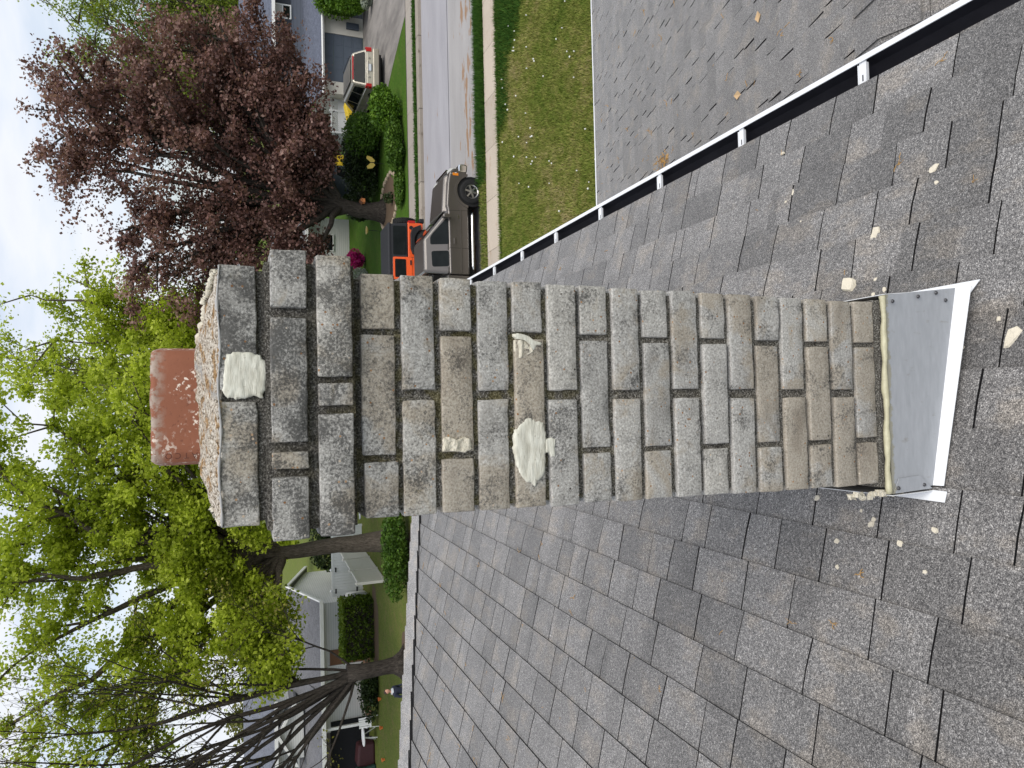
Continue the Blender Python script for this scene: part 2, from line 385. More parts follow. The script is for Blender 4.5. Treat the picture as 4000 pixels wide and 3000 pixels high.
for k, (zc, kind, e) in enumerate(rows):
    z0, z1 = zc-BH/2, zc+BH/2; x = xc(zc); hw = LB + JT/2
    ya, yb = YF, YF+DEP
    dk = 0.55 if k < 2 else (0.35 if k < 7 else 0.08)
    tn = TAN[k]
    if kind == 'H':
        for sx, tt in ((1, tn[0]), (-1, tn[-1])):
            xo, xi = x+sx*hw, x+sx*(hw-BW)
            put_brick((min(xo, xi), max(xo, xi), ya, ya+LB, z0, z1), zc, dk, tt)
            put_brick((min(xo, xi), max(xo, xi), yb-LB, yb, z0, z1), zc, dk, rnd.random()*0.6)
        put_brick((x-LB/2-0.003, x+LB/2+0.003, ya, ya+BW, z0, z1), zc, dk, tn[1])
        put_brick((x-LB/2, x+LB/2, yb-BW, yb, z0, z1), zc, dk, rnd.random()*0.6)
    else:
        for sx, tt in ((1, tn[0]), (-1, tn[1])):
            xa, xb = (x+JT/2, x+hw) if sx > 0 else (x-hw, x-JT/2)
            put_brick((xa, xb, ya, ya+BW, z0, z1), zc, dk, tt)
            put_brick((xa, xb, yb-BW, yb, z0, z1), zc, dk, rnd.random()*0.6)
            xo, xi = x+sx*hw, x+sx*(hw-BW)
            put_brick((min(xo, xi), max(xo, xi), ya+BW+JT, yb-BW-JT, z0, z1), zc, dk, rnd.random()*0.5)
# corbelled crown courses: measured piece by piece across the front, right to left
crown = [(7.0485, 0.020, [0.196, 0.036, 0.196], (0.25, 0.6, 0.3)), (7.1215, 0.023, [0.091, 0.196, 0.026, 0.098], (0.1, 0.3, 0.5, 0.05)), (7.1955, 0.0, [0.197, 0.195], (0.1, 0.35))]
for zc, e, pcs, tns in crown:
    x = xc(zc)+0.001; z0, z1 = zc-0.0275, zc+0.0275
    tot = sum(pcs); gaps = len(pcs)-1; half = LB+JT/2+e
    if len(pcs) > 2: half += 0.0015
    jt = (2*half-tot)/gaps; xr = x+half
    for w, tt in zip(pcs, tns):
        put_brick((xr-w, xr, YF-e, YF-e+BW, z0, z1), zc, 1.0, tt); xr -= w+jt
    ys = YF-e+BW+JT; ye = YF+DEP+e-BW-JT
    for sx in (-1, 1):
        xo, xi = x+sx*half, x+sx*(half-BW)
        ym = (ys+ye)/2
        for a, b in ((ys, ye),):
            put_brick((min(xo, xi), max(xo, xi), a, b, z0, z1), zc, 1.0, 0.2)
    for a, b in ((x-half, x-JT/2), (x+JT/2, x+half)):
        put_brick((a, b, YF+DEP+e-BW, YF+DEP+e, z0, z1), zc, 1.0, 0.2)
# mortar body: one core following the lean, recessed behind the brick faces
def core_grid(name, zlo, zhi, ins, e, seed2, mat=None, top=False):
    V = []; F = []; nz = max(2, int((zhi-zlo)/0.016)); npr = 44
    for j in range(nz+1):
        z = zlo+(zhi-zlo)*j/nz; x = xc(z); hx = LB+JT/2+e-ins; ya, yb = YF-e+ins, YF+DEP+e-ins
        for i in range(npr):
            s_ = i/npr*4; q = int(s_); f = s_-q
            pt = [(x-hx+2*hx*f, ya), (x+hx, ya+(yb-ya)*f), (x+hx-2*hx*f, yb), (x-hx, yb-(yb-ya)*f)][q]
            V.append((pt[0], pt[1], z))
    for j in range(nz):
        for i in range(npr): F.append((j*npr+i, j*npr+(i+1) % npr, (j+1)*npr+(i+1) % npr, (j+1)*npr+i))
    F.append(tuple(range(npr))[::-1]); F.append(tuple(range(nz*npr, (nz+1)*npr)))
    V = np.array(V); ctr = np.stack([xc(V[:, 2]), np.full(len(V), YF+DEP/2)], 1)
    d = V[:, :2]-ctr; d /= np.linalg.norm(d, axis=1, keepdims=True)
    V[:, :2] += d*((vnoise(V, 90, seed2)-0.5)*0.005)[:, None]
    return mesh(name, V, [tuple(f) for f in F], mat or M['mortar'], chim, CH0, smooth=False)
core_grid('mortar', 5.44, 7.0165, 0.0095, 0.0, 3)
core_grid('mortar', 7.0168, 7.156, 0.0085, 0.017, 5)
core_grid('mortar', 7.1562, 7.2215, 0.006, 0.0, 8)
# mortar wash sloping up to the flue
FX, FY, FW = 0.0075, 1.393, 0.103
def ring_pts(cx, cy, hx, hy, r, n=40):
    P = []
    for i in range(n):
        a = 2*math.pi*i/n+math.pi/4; c, s_ = math.cos(a), math.sin(a)
        m = 1/max(abs(c), abs(s_)); x_, y_ = c*m, s_*m
        k = 1-r*(1-1/math.hypot(x_, y_)*1.0) if math.hypot(x_, y_) > 1 else 1
        P.append((cx+x_*hx*k, cy+y_*hy*k))
    return P
V = []; F = []; N = 64
xw = xc(7.22)
N = 150
kn = [(0.2015, 7.2195, 0.0), (0.2035, 7.2235, 0.02), (0.194, 7.230, 0.05), (0.165, 7.241, 0.12), (0.130, 7.2515, 0.2), (0.104, 7.2595, 0.25), (0.08, 7.262, 0.25)]
tt_ = np.linspace(0, len(kn)-1, 22)
levels = [tuple(np.interp(q, range(len(kn)), [k_[j] for k_ in kn]) for j in range(3)) for q in tt_]
for hx, z, r_ in levels:
    t_ = (z-7.2195)/0.04; cxx = xw*(1-t_)+FX*t_
    for p in ring_pts(cxx, YF+DEP/2, hx, hx, r_, N): V.append((p[0], p[1], z))
for j in range(len(levels)-1):
    for i in range(N): F.append((j*N+i, j*N+(i+1) % N, (j+1)*N+(i+1) % N, (j+1)*N+i))
V = np.array(V); Vs = V*np.array([1, 1, 2.4])
amp = np.clip((V[:, 2]-7.2195)/0.006, 0, 1)
dn = (vnoise(Vs, 42, 4)-0.5)*0.010 + (vnoise(Vs, 110, 9)-0.5)*0.005 + (vnoise(Vs, 260, 19)-0.5)*0.003
V[:, 2] += dn*amp*0.8; V[:, 1] -= dn*amp*0.6
wash = mesh('mortar_wash', V, F, M['wash'], chim, CH0, smooth=False)
# clay flue liner: rounded square tube
mb = MB(); N = 48
prof = [(FW, 7.23), (FW, 7.322), (FW-0.003, 7.330), (FW-0.012, 7.331), (FW-0.017, 7.328), (FW-0.018, 7.24)]
V = []; F = []
for hx, z in prof:
    for p in ring_pts(FX, FY, hx, hx, 0.38, N): V.append((p[0], p[1], z))
for j in range(len(prof)-1):
    for i in range(N): F.append((j*N+i, j*N+(i+1) % N, (j+1)*N+(i+1) % N, (j+1)*N+i))
F.append(tuple(range((len(prof)-1)*N, len(prof)*N)))
V = np.array(V); V[:, 2] += (vnoise(V, 70, 2)-0.5)*0.003*(V[:, 2] > 7.3)
flue = mesh('clay_flue', V, F, M['clay'], chim, CH0, smooth=True)
# letters pressed into the flue, reading upwards
def text_obj(name, s, size, mat, parent, loc, rot, ext=0.002, org=None):
    cu = bpy.data.curves.new(name, 'FONT'); cu.body = s; cu.size = size; cu.extrude = ext; cu.align_x = 'LEFT'
    o = bpy.data.objects.new(name, cu); COL.objects.link(o)
    dg = bpy.context.evaluated_depsgraph_get(); me = bpy.data.meshes.new_from_object(o.evaluated_get(dg))
    bpy.data.objects.remove(o); me.materials.clear(); me.materials.append(mat)
    q = bpy.data.objects.new(name, me); COL.objects.link(q); q.parent = parent
    q.location = Vector(loc)-(Vector(org) if org is not None else Vector((0, 0, 0))); q.rotation_euler = rot
    return q
lt = text_obj('stamped_letters', 'A T C O', 0.0135, plain('pressed_clay_shadow', (0.115, 0.042, 0.028), 0.85), flue, (FX-FW+0.026, FY-FW-0.0002, 7.2600), (R(90), R(-90), 0), 0.0008, CH0)
# sealant patches smeared on the brick faces
def patch(name, poly, y, h, mat, seed, amp=0.003, label=None):
    P = np.array(poly); c = P.mean(0); n0 = len(P)
    # densify the outline
    Q = []
    for i in range(n0):
        a, b = P[i], P[(i+1) % n0]
        for f in (0, 0.2, 0.4, 0.6, 0.8): Q.append(a+(b-a)*f)
    Q = np.array(Q); n = len(Q)
    d = Q-c; k_ = (vnoise(np.c_[Q, Q[:, :1]*0+seed], 160, seed)-0.5)*0.10+(vnoise(np.c_[Q, Q[:, :1]*0+seed], 420, seed)-0.5)*0.05; Q = c+d*(1+k_)[:, None]; d = Q-c; Q = c+d*(1+(rng.random(n)-0.5)*0.03)[:, None]
    V = []; F = []
    lv = [(1.0, 0.006), (0.99, -h*0.25), (0.93, -h*0.75), (0.82, -h), (0.65, -h*0.9), (0.5, -h*1.05), (0.35, -h*0.9), (0.18, -h*1.0)]
    for s_, dy in lv:
        for q in Q: V.append((c[0]+(q[0]-c[0])*s_, y+dy, c[1]+(q[1]-c[1])*s_))
    V.append((c[0], y-h, c[1]))
    for j in range(len(lv)-1):
        for i in range(n): F.append((j*n+i, j*n+(i+1) % n, (j+1)*n+(i+1) % n, (j+1)*n+i))
    b = (len(lv)-1)*n
    for i in range(n): F.append((b+i, b+(i+1) % n, len(V)-1))
    V = np.array(V); V[n:, 1] += ((vnoise(V*np.array([1, 1, 3.0]), 45, seed)-0.5)*amp*2 + (vnoise(V, 160, seed)-0.5)*amp)[n:]
    o = mesh(name, V, F, mat, chim, CH0, smooth=True)
    if label: o['label'] = label
    return o
P1 = [(0.0866, 7.2138), (0.0881, 7.2026), (0.0912, 7.1914), (0.0891, 7.1801), (0.0867, 7.1673), (0.0822, 7.1617), (0.0715, 7.1546), (0.0624, 7.1496), (0.0502, 7.152), (0.038, 7.1536), (0.0274, 7.1581), (0.0174, 7.1605), (0.0195, 7.1725), (0.0179, 7.1867), (0.0146, 7.2007), (0.0178, 7.2118), (0.0284, 7.2186), (0.0418, 7.2198), (0.0567, 7.2169), (0.0716, 7.2161)]
P2 = [(-0.0261, 6.713), (-0.025, 6.7018), (-0.0311, 6.694), (-0.033, 6.6781), (-0.0464, 6.6742), (-0.067, 6.6742), (-0.0921, 6.6739), (-0.1052, 6.6752), (-0.1257, 6.6774), (-0.137, 6.6841), (-0.1423, 6.6922), (-0.1566, 6.6974), (-0.1445, 6.705), (-0.1377, 6.7206), (-0.1257, 6.7281), (-0.1052, 6.7322), (-0.0848, 6.7364), (-0.0645, 6.7368), (-0.0502, 6.7324), (-0.036, 6.7227)]
P2b = [(-0.0676, 6.6748), (-0.0645, 6.6628), (-0.0678, 6.6547), (-0.0825, 6.6568), (-0.1003, 6.6563), (-0.0999, 6.6637), (-0.0923, 6.6677), (-0.0914, 6.6755)]
P3 = [(0.1243, 6.7311), (0.1259, 6.7185), (0.1217, 6.7044), (0.113, 6.6918), (0.1087, 6.6775), (0.1043, 6.6792), (0.1042, 6.6873), (0.0953, 6.6923), (0.0953, 6.6987), (0.1056, 6.7016), (0.1143, 6.7125), (0.1156, 6.7266), (0.1199, 6.7328)]
P4 = [(-0.058, 6.867), (-0.0556, 6.8568), (-0.0617, 6.8424), (-0.0567, 6.8276), (-0.0614, 6.8173), (-0.0784, 6.8147), (-0.0849, 6.8282), (-0.081, 6.8516), (-0.0802, 6.8675)]
P5 = [(0.1144, 6.7302), (0.1131, 6.7129), (0.1014, 6.6989), (0.0926, 6.6927), (0.0867, 6.704), (0.0807, 6.72), (0.0778, 6.7295)]
patch('sealant_patch', P1, YF-0.001, 0.0036, M['sealant'], 1, 0.0007, 'thick cream sealant smear on the top crown course')
patch('sealant_patch', P2, YF-0.001, 0.0032, M['sealant'], 2, 0.0008, 'long cream sealant smear across the fifth course')
patch('sealant_patch', P2b, YF-0.001, 0.0025, M['sealant'], 3, 0.0006)
patch('sealant_patch', P3, YF-0.001, 0.0025, M['sealant'], 4, 0.0006, 'small hooked cream sealant smear near the right edge')
patch('broken_brick_face', P4, YF-0.001, 0.0022, M['spall'], 5, 0.003)
patch('broken_brick_face', P5, YF-0.001, 0.0015, M['spall'], 6, 0.003)
# grey caulk line under the wash, foam beads on its two edges
mb = MB(); xs = np.linspace(-0.203, 0.203, 90)
mb.tube([(xw+x_, YF-0.001+0.002*math.sin(x_*90), 7.2235+0.0018*math.sin(x_*47+1)) for x_ in xs], [0.0012+0.0022*rng.random()**2+0.0006*math.sin(x_*90) for x_ in xs], 7)
mb.build('caulk_line', M['grey_caulk'], chim, CH0, smooth=True)
def foam_bead(p0, p1, r, seed, n=46):
    mb = MB(); q = np.linspace(0, 1, n); P = np.array([np.array(p0)+(np.array(p1)-np.array(p0))*t for t in q])
    P += (rng.random(P.shape)-0.5)*0.003
    mb.tube(P.tolist(), [r*(0.55+0.9*rng.random()) for _ in q], 7)
    o = mb.build('foam_bead', M['foam'], chim, CH0, smooth=True); return o
foam_bead((xw+0.198, YF+0.03, 7.226), (FX+0.112, FY-0.02, 7.260), 0.0065, 1)
foam_bead((xw+0.196, YF+0.012, 7.228), (xw+0.150, YF+0.05, 7.247), 0.005, 2)
foam_bead((xw-0.202, YF+0.015, 7.222), (xw-0.175, YF+0.04, 7.238), 0.0042, 3)

# white sheet-metal flashing at the foot
fl = MB()
def quadplate(mb, pts, th=(0, 0.0015, 0)):
    P = [np.array(p) for p in pts]; Q = [p+np.array(th) for p in P]; n = len(P)
    mb.add(P+Q, [tuple(range(n)), tuple(range(2*n-1, n-1, -1))]+[(i, i+n, (i+1) % n+n, (i+1) % n) for i in range(n)])
pan = [(0.2235, 1.1775, 5.836), (0.2470, 1.1715, 5.616), (-0.211, 1.1735, 5.712), (-0.2225, 1.1775, 5.834)]
quadplate(fl, pan[::-1])
apron = fl.build('flashing', M['flash'], chim, CH0); apron['label'] = 'white sheet-metal apron flashing wrapped round the chimney foot'
fl = MB(); quadplate(fl, [(0.2470, 1.1713, 5.616), (0.2490, 1.1485, 5.594), (-0.2105, 1.1500, 5.7075), (-0.211, 1.1733, 5.712)], (0, 0, 0.0015)); fl.build('flashing_lip', M['white_metal'], chim, CH0)
fl = MB(); quadplate(fl, [(0.2245, 1.178, 5.836), (0.2245, 1.61, 5.84), (0.2245, 1.61, 5.55), (0.2470, 1.172, 5.575)], (0.0015, 0, 0)); quadplate(fl, [(0.2250, 1.175, 5.574), (0.2250, 1.62, 5.576), (0.262, 1.62, 5.561), (0.266, 1.150, 5.560)], (0, 0, 0.0015)); fl.build('side_flashing', M['white_metal'], chim, CH0)
fl = MB(); quadplate(fl, [(-0.226, 1.176, 5.836), (-0.222, 1.173, 5.70), (-0.222, 1.61, 5.70), (-0.226, 1.61, 5.89)], (-0.0015, 0, 0)); quadplate(fl, [(-0.222, 1.140, 5.711), (-0.246, 1.140, 5.720), (-0.244, 1.62, 5.720), (-0.222, 1.62, 5.713)], (0, 0, 0.0015)); fl.build('side_flashing', M['white_metal'], chim, CH0)
fl = MB(); quadplate(fl, [(-0.2225, 1.1765, 5.8345), (-0.217, 1.1715, 5.7195), (-0.1853, 1.1715, 5.7567), (-0.1893, 1.174, 5.8191)][::-1], (0, -0.0015, 0)); fl.build('corner_tab', M['flash'], chim, CH0)
for x_, z_ in [(0.209, 5.8206), (0.2222, 5.7406), (0.2328, 5.6825), (0.2164, 5.6521), (-0.2102, 5.8237), (-0.2074, 5.7441)]:
    MB().lathe([(0.0, -0.004), (0.0028, -0.0035), (0.0042, -0.0015), (0.0046, 0.0)], (x_, 1.171, z_), 'y', 10).build('screw', M['screw'], chim, CH0, smooth=True)
mb = MB(); xs = np.linspace(-0.222, 0.222, 60)
mb.tube([(x_, 1.181+0.001*math.sin(x_*60), 5.840-0.0015*x_/0.22+0.001*math.sin(x_*33)+0.0006*math.sin(x_*140)) for x_ in xs], [0.0062+0.001*math.sin(x_*57+1)+0.0008*rng.random() for x_ in xs], 8)
MB().box(-0.2085, 0.2135, YF+0.003, YF+0.30, 5.70, 5.8575).build('mortar', M['mortar'], chim, CH0)
mb.build('sealant_bead', M['bead'], chim, CH0, smooth=True)
mb = MB()
for i in range(22):
    a = np.array([-0.219-rng.random()*0.012, 1.186+rng.random()*0.03, 5.925-0.0065*i+rng.random()*0.006]); s_ = 0.003+0.006*rng.random()
    off = np.array([(-1,-1,-1),(1,-1,-1),(1,1,-1),(-1,1,-1),(-1,-1,1),(1,-1,1),(1,1,1),(-1,1,1)])*s_*(0.5+0.5*rng.random((8, 1)))
    mb.hexa((a+off+(rng.random((8, 3))-0.5)*0.003).tolist())
mb.build('crumbling_mortar', M['foam'], chim, CH0)

# ================================================================ the house the camera stands on
TH = math.atan(0.317); CT, ST = math.cos(TH), math.sin(TH)
ZR0 = 5.628
def roofp(s, y, n=0.0): return (s*CT+n*ST, y, ZR0-s*ST+n*CT)
H0 = np.array([-3.0, 1.0, 0.0])
house = empty('house', H0, label='near house with hipped grey shingle roof carrying the brick chimney', cat='house')
M['siding'] = plain('cream_siding', (0.55, 0.53, 0.48), 0.7)
XE, XR = 0.985, -3.3           # eave and ridge
HIPC = 6.34
def hipY(x): return x+HIPC
box('house_wall', (-7.0, 0.5, -8.0, 6.75, 0.0, 5.25), M['siding'], house, H0)
# roof deck (dark felt) with front slope, far hip end and rear slope
def zr(x): return ZR0-0.317*x
zrg = zr(XR)
V = [(XE, -8.6, zr(XE)), (XE, hipY(XE), zr(XE)), (XR, hipY(XR), zrg), (XR, -8.6, zrg), (2*XR-XE, hipY(XE), zr(XE)), (2*XR-XE, -8.6, zr(XE))]
Vb = [(a, b, c-0.09) for a, b, c in V]
deck = mesh('roof', V+Vb, [(0, 1, 2, 3), (1, 4, 2), (3, 2, 4, 5), (6, 9, 8, 7), (7, 8, 10), (9, 11, 10, 8), (0, 6, 7, 1), (1, 7, 10, 4), (4, 10, 11, 5), (5, 11, 9, 3), (3, 9, 6, 0)], M['asphalt_mat'], house, H0)
EXP = 0.1345/CT; S_REF = -0.353/CT
def tab_geo(sk, ya, yb, tone, skew, lift, skew2, tl=0.0095):
    """one shingle tab: lower edge at slope distance sk, between ya and yb"""
    su = sk-EXP-0.016
    def ylim(s): return hipY(s*CT)-0.02
    a0, a1 = ya, ya+skew; b0, b1 = yb, yb+skew2
    a0 = min(a0, ylim(sk)); b0 = min(b0, ylim(sk)); a1 = min(a1, ylim(su)); b1 = min(b1, ylim(su))
    if max(b0-a0, b1-a1) < 0.012: return None
    sm = (sk+su)/2; am = (a0+a1)/2+skew*0.35; bm = (b0+b1)/2+skew2*0.35
    am = min(am, ylim(sm)); bm = min(bm, ylim(sm))
    ns = rnd.choice([1, 2, 2, 3]) if bm-am > 0.09 else 1
    cuts = [0.0]+sorted(rnd.uniform(0.2, 0.8) for _ in range(ns-1))+[1.0]
    T = []; B = []
    for s_, a_, b_, h_ in ((sk, a0, b0, tl+lift), (sm, am, bm, tl*0.8+lift*0.5), (su, a1, b1, 0.0028)):
        for c_ in cuts: T.append(roofp(s_, a_+(b_-a_)*c_, h_)); B.append(roofp(s_, a_+(b_-a_)*c_, 0.0))
    m = ns+1; F = []; tn = []; nB = len(T)
    for i in range(ns):
        tv = min(1, max(0, tone+rnd.uniform(-0.42, 0.42)))
        for r in (0, 1): F.append((r*m+i, r*m+i+1, (r+1)*m+i+1, (r+1)*m+i)); tn.append(tv)
        F.append((nB+i, nB+i+1, i+1, i)); tn.append(-1.0)
    for r in (0, 1):
        F.append((nB+(r+1)*m, nB+r*m, r*m, (r+1)*m)); F.append((nB+r*m+ns, nB+(r+1)*m+ns, (r+1)*m+ns, r*m+ns)); tn += [-1.0, -1.0]
    return T+B, F, tn
tabs = []
kmin, kmax = -10, 15
for k in range(kmin, kmax+1):
    sk = S_REF-k*EXP
    y = -0.6+rnd.random()*0.2; sk0 = 0.0
    while y < hipY(sk*CT)+0.1:
        w = rnd.choice([0.13, 0.16, 0.19, 0.21, 0.23, 0.26])*rnd.uniform(0.92, 1.08)
        if rnd.random() < 0.03: w = 0.06
        gap = rnd.uniform(0.0035, 0.0055); sk1 = rnd.uniform(-0.007, 0.007)
        x = sk*CT
        inside = (x-EXP > -0.2 and x < 0.2 and y > 1.25 and y+w < 1.56)
        if not inside:
            tnn = rnd.random()**0.8; g = tab_geo(sk, y, y+w-gap, tnn, sk0, rnd.uniform(0, 0.0025), sk1)
            if g: tabs.append((g, math.hypot(x, y+w/2), rnd.random()**0.8, (x, y+w/2)))
        y += w; sk0 = sk1
def visible(t):
    x, y = t[3]; d = Vector((x, y, zr(x)))-Vector((0, 0, 7.2)); zc = d.dot(Fv)
    if zc < 0.1: return False
    u, v = d.dot(Rr)/zc, d.dot(Ur)/zc
    if abs(u) > 0.57 or abs(v) > 0.75: return False
    # behind the chimney
    if y > 1.5 and abs(x/y*1.19-0.0) < 0.19 : return False
    return True
tabs.sort(key=lambda t: (not visible(t), t[1]))
rest = MB()
for i, (g, d, tone, c) in enumerate(tabs):
    if i < 300: mesh('shingle', g[0], g[1], M['shingle'], deck, H0, tone=g[2], edge=M['asphalt_mat'])
    else:
        rest.add(g[0], g[1]); rest.T[-len(g[2]):] = g[2]
rest.build('further_shingles', M['shingle'], deck, H0, kind='stuff', tones=True, edge=M['asphalt_mat'])
# hip cap shingles, overlapping uphill
hd = Vector((-1, -1, 0.317)).normalized(); nearw = Vector((CT, 0, -ST)); 
hip0 = Vector((XE, hipY(XE), zr(XE)))
wn_ = (Vector((1, 0, -0.317)) - hd*Vector((1, 0, -0.317)).dot(hd)).normalized()     # down the near plane, square to the hip
wf_ = (Vector((0, 1, -0.317)) - hd*Vector((0, 1, -0.317)).dot(hd)).normalized()
L_hip = (Vector((XR, hipY(XR), zrg))-hip0).length
nc = int(L_hip/0.172)
for i in range(nc):
    a = hip0+hd*(i*0.172); b = hip0+hd*(i*0.172+0.215)
    wv = 0.150+rnd.uniform(-0.004, 0.004); up = Vector((0, 0, 1)); lo = 0.031+rnd.uniform(0, 0.003); hi_ = 0.022
    P = []
    for q, h in ((a, lo), (b, hi_)):
        P += [q+wn_*wv+up*(h-0.004), q+wn_*0.035+up*h, q+up*(h+0.004), q+wf_*0.035+up*h, q+wf_*wv+up*(h-0.004)]
    Q = [p-up*0.020 for p in P]
    F = [(j, j+1, j+6, j+5) for j in range(4)]+[(j+10, j+15, j+16, j+11) for j in range(4)]+[(j, j+10, j+11, j+1) for j in range(4)]+[(j+5, j+6, j+16, j+15) for j in range(4)]+[(0, 5, 15, 10), (4, 14, 19, 9)]
    mesh('hip_cap', [tuple(p) for p in P+Q], F, M['cap'], deck, H0, tone=[rnd.random()]*4+[-1.0]*(len(F)-4), edge=M['asphalt_mat'])  # black sides: asphalt edge, with the gap shadow painted in too
# gutter along the eave
gz = zr(XE)-0.012
def gprof(d): # outer outline, open top, thickness d
    o = [(0.972, gz+0.012), (0.972, gz-0.105), (1.040, gz-0.105), (1.078, gz-0.055), (1.090, gz-0.010), (1.090, gz)]
    return o
YG0, YG1 = -8.4, hipY(XE)+0.02
mb = MB(); pf = gprof(0); n = len(pf)
ins = [(0.975, gz+0.012), (0.975, gz-0.102), (1.038, gz-0.102), (1.074, gz-0.054), (1.086, gz-0.010), (1.086, gz)]
V = [(x, YG0, z) for x, z in pf]+[(x, YG1, z) for x, z in pf]
mb.add(V, [(i, i+1, i+1+n, i+n)[::-1] for i in range(n-1)])
mb.box(1.074, 1.092, YG0, YG1, gz, gz+0.004)
mb.box(1.0862, 1.0925, YG0, YG1, gz-0.018, gz-0.0002)
gut = mb.build('gutter', M['white_metal'], house, H0)
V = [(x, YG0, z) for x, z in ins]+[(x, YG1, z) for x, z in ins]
MB().add(V, [(i, i+1, i+1+n, i+n) for i in range(n-1)]).build('trough_inside', M['gutter_in'], gut, None).location = -Vector(H0)
for y in [1.08, 1.69, 2.28, 2.87, 3.46, 4.05, 4.62, 5.2, 5.8, 6.4, 7.0]:
    hb = MB(); w = 0.0135
    hb.box(0.970, 1.076, y-w, y+w, gz-0.006, gz-0.003)
    hb.box(0.970, 1.068, y-w-0.003, y-w-0.0005, gz-0.011, gz+0.001); hb.box(0.970, 1.068, y+w+0.0005, y+w+0.003, gz-0.011, gz+0.001)
    hb.build('gutter_hanger', M['white_metal'], gut, None).location = -Vector(H0)
    MB().box(1.012, 1.032, y-0.002, y+0.002, gz-0.0028, gz-0.0018).build('hanger_slot', M['gutter_in'], gut, None).location = -Vector(H0)
# lower wing on the right, its roof falling towards the street
T2 = math.atan(0.3); C2, S2 = math.cos(T2), math.sin(T2); YR2, YE2 = 2.0, 7.16
def low(y, x, n=0.0): return (x, y+n*S2, 5.45-0.3*y+n*C2)
zrid = 5.45-0.3*YR2; zeav = 5.45-0.3*YE2
box('wing_wall', (0.5, 12.0, -2.6, 6.7, 0.0, 3.3), M['siding'], house, H0)
V = [(0.52, YE2, zeav), (12.4, YE2, zeav), (12.4, YR2, zrid), (0.52, YR2, zrid), (0.52, -3.1, zeav), (12.4, -3.1, zeav)]
Vb = [(a, b, c-0.12) for a, b, c in V]
wing = mesh('wing_roof', V+Vb, [(0, 1, 2, 3), (3, 2, 5, 4), (6, 9, 8, 7), (9, 10, 11, 8), (0, 6, 7, 1), (1, 7, 8, 2), (2, 8, 11, 5), (5, 11, 10, 4), (4, 10, 9, 3), (3, 9, 6, 0)], M['asphalt_mat'], house, H0)
wt = MB(); ex2 = 0.143*C2
def low_back(y, x, n=0.0): return (x, 2*YR2-y-n*S2, 5.45-0.3*y+n*C2)
for fn, ylim_ in ((low, YE2+0.012), (low_back, 4.5)):
    yk = ylim_
    while yk > YR2+0.13:
        x = 0.53+rnd.random()*0.15; yu = yk-ex2-0.015
        while x < 9.5:
            w = rnd.choice([0.14, 0.18, 0.22, 0.26, 0.30])*rnd.uniform(0.9, 1.1); gap = rnd.choice([0.0012, 0.0015, 0.005, 0.007, 0.009]); sk = rnd.uniform(-0.006, 0.006); lf = rnd.uniform(0, 0.003); tl = 0.0065
            a, b = x, x+w-gap
            T = [fn(yk, a, tl+lf), fn(yk, b, tl+lf), fn(yu, b+sk, 0.0028), fn(yu, a+sk, 0.0028)]; B = [fn(yk, a), fn(yk, b), fn(yu, b+sk), fn(yu, a+sk)]
            wt.add(T+B, [(3, 2, 1, 0), (4, 0, 1, 5)[::-1], (5, 1, 2, 6)[::-1], (7, 3, 0, 4)[::-1]]); wt.T[-4:] = [0.25+0.75*rnd.random()**0.8, -1, -1, -1]
            x += w
        yk -= ex2
wt.build('wing_shingles', M['shingle'], wing, H0, kind='stuff', tones=True, edge=M['asphalt_mat'])
x = 0.55
while x < 9:
    up = Vector((0, 0, 1)); P = []
    for xx, h in ((x, 0.020), (x+0.20, 0.010)):
        P += [Vector((xx, YR2+0.15, zrid-0.045+h)), Vector((xx, YR2, zrid+h)), Vector((xx, YR2-0.15, zrid-0.045+h))]
    Q = [p-up*0.008 for p in P]
    mesh('ridge_cap', [tuple(p) for p in P+Q], [(0, 1, 4, 3), (1, 2, 5, 4), (0, 6, 7, 1), (1, 7, 8, 2), (0, 3, 9, 6), (2, 8, 11, 5)], M['shingle'], wing, H0, tone=[rnd.random()]*6)
    x += 0.165
box('drip_edge', (0.53, 12.4, YE2+0.004, YE2+0.03, zeav-0.06, zeav+0.006), M['white_metal'], wing, None).location = -Vector(H0)

# ================================================================ ground, street and pavements
GZ = 0.12
def m_grass(name, a, b, c, sc=1.0, dry=(0.16, 0.13, 0.055), dryamt=0.5):
    t = NT(name); p = t.pos()
    n = t.noise(p, 0.55*sc, 5, 0.65); f = t.noise(t.map(p, (1, 0.45, 1)), 26, 4, 0.75); mm = t.noise(p, 5.5, 4, 0.6)
    col = t.mix(t.ramp(n, [(0.3, 0.0), (0.7, 1.0)]), a, b)
    col = t.mix(t.ramp(mm, [(0.35, 0.0), (0.7, 0.8)]), col, c)
    col = t.mix(t.math('MULTIPLY', t.ramp(t.noise(t.map(p, (1, 1, 1), (9, 4, 0)), 1.7, 5, 0.7), [(0.48, 0.0), (0.66, 1.0)]), dryamt), col, dry)
    col = t.mix(1.0, col, t.ramp(f, [(0.28, 0.45), (0.5, 1.0), (0.72, 1.5)]), 'MULTIPLY')
    t.bump(f, 0.6, 0.05)
    return t.done(col, 0.95, spec=0.1)
M['ground_grass'] = m_grass('yard_grass', (0.09, 0.13, 0.02), (0.13, 0.165, 0.03), (0.11, 0.13, 0.026))
M['far_grass'] = m_grass('lush_far_grass', (0.042, 0.10, 0.010), (0.068, 0.138, 0.015), (0.050, 0.10, 0.012), dryamt=0.15)
M['left_grass'] = m_grass('worn_left_grass', (0.085, 0.12, 0.022), (0.10, 0.135, 0.022), (0.12, 0.125, 0.035), dryamt=0.55)
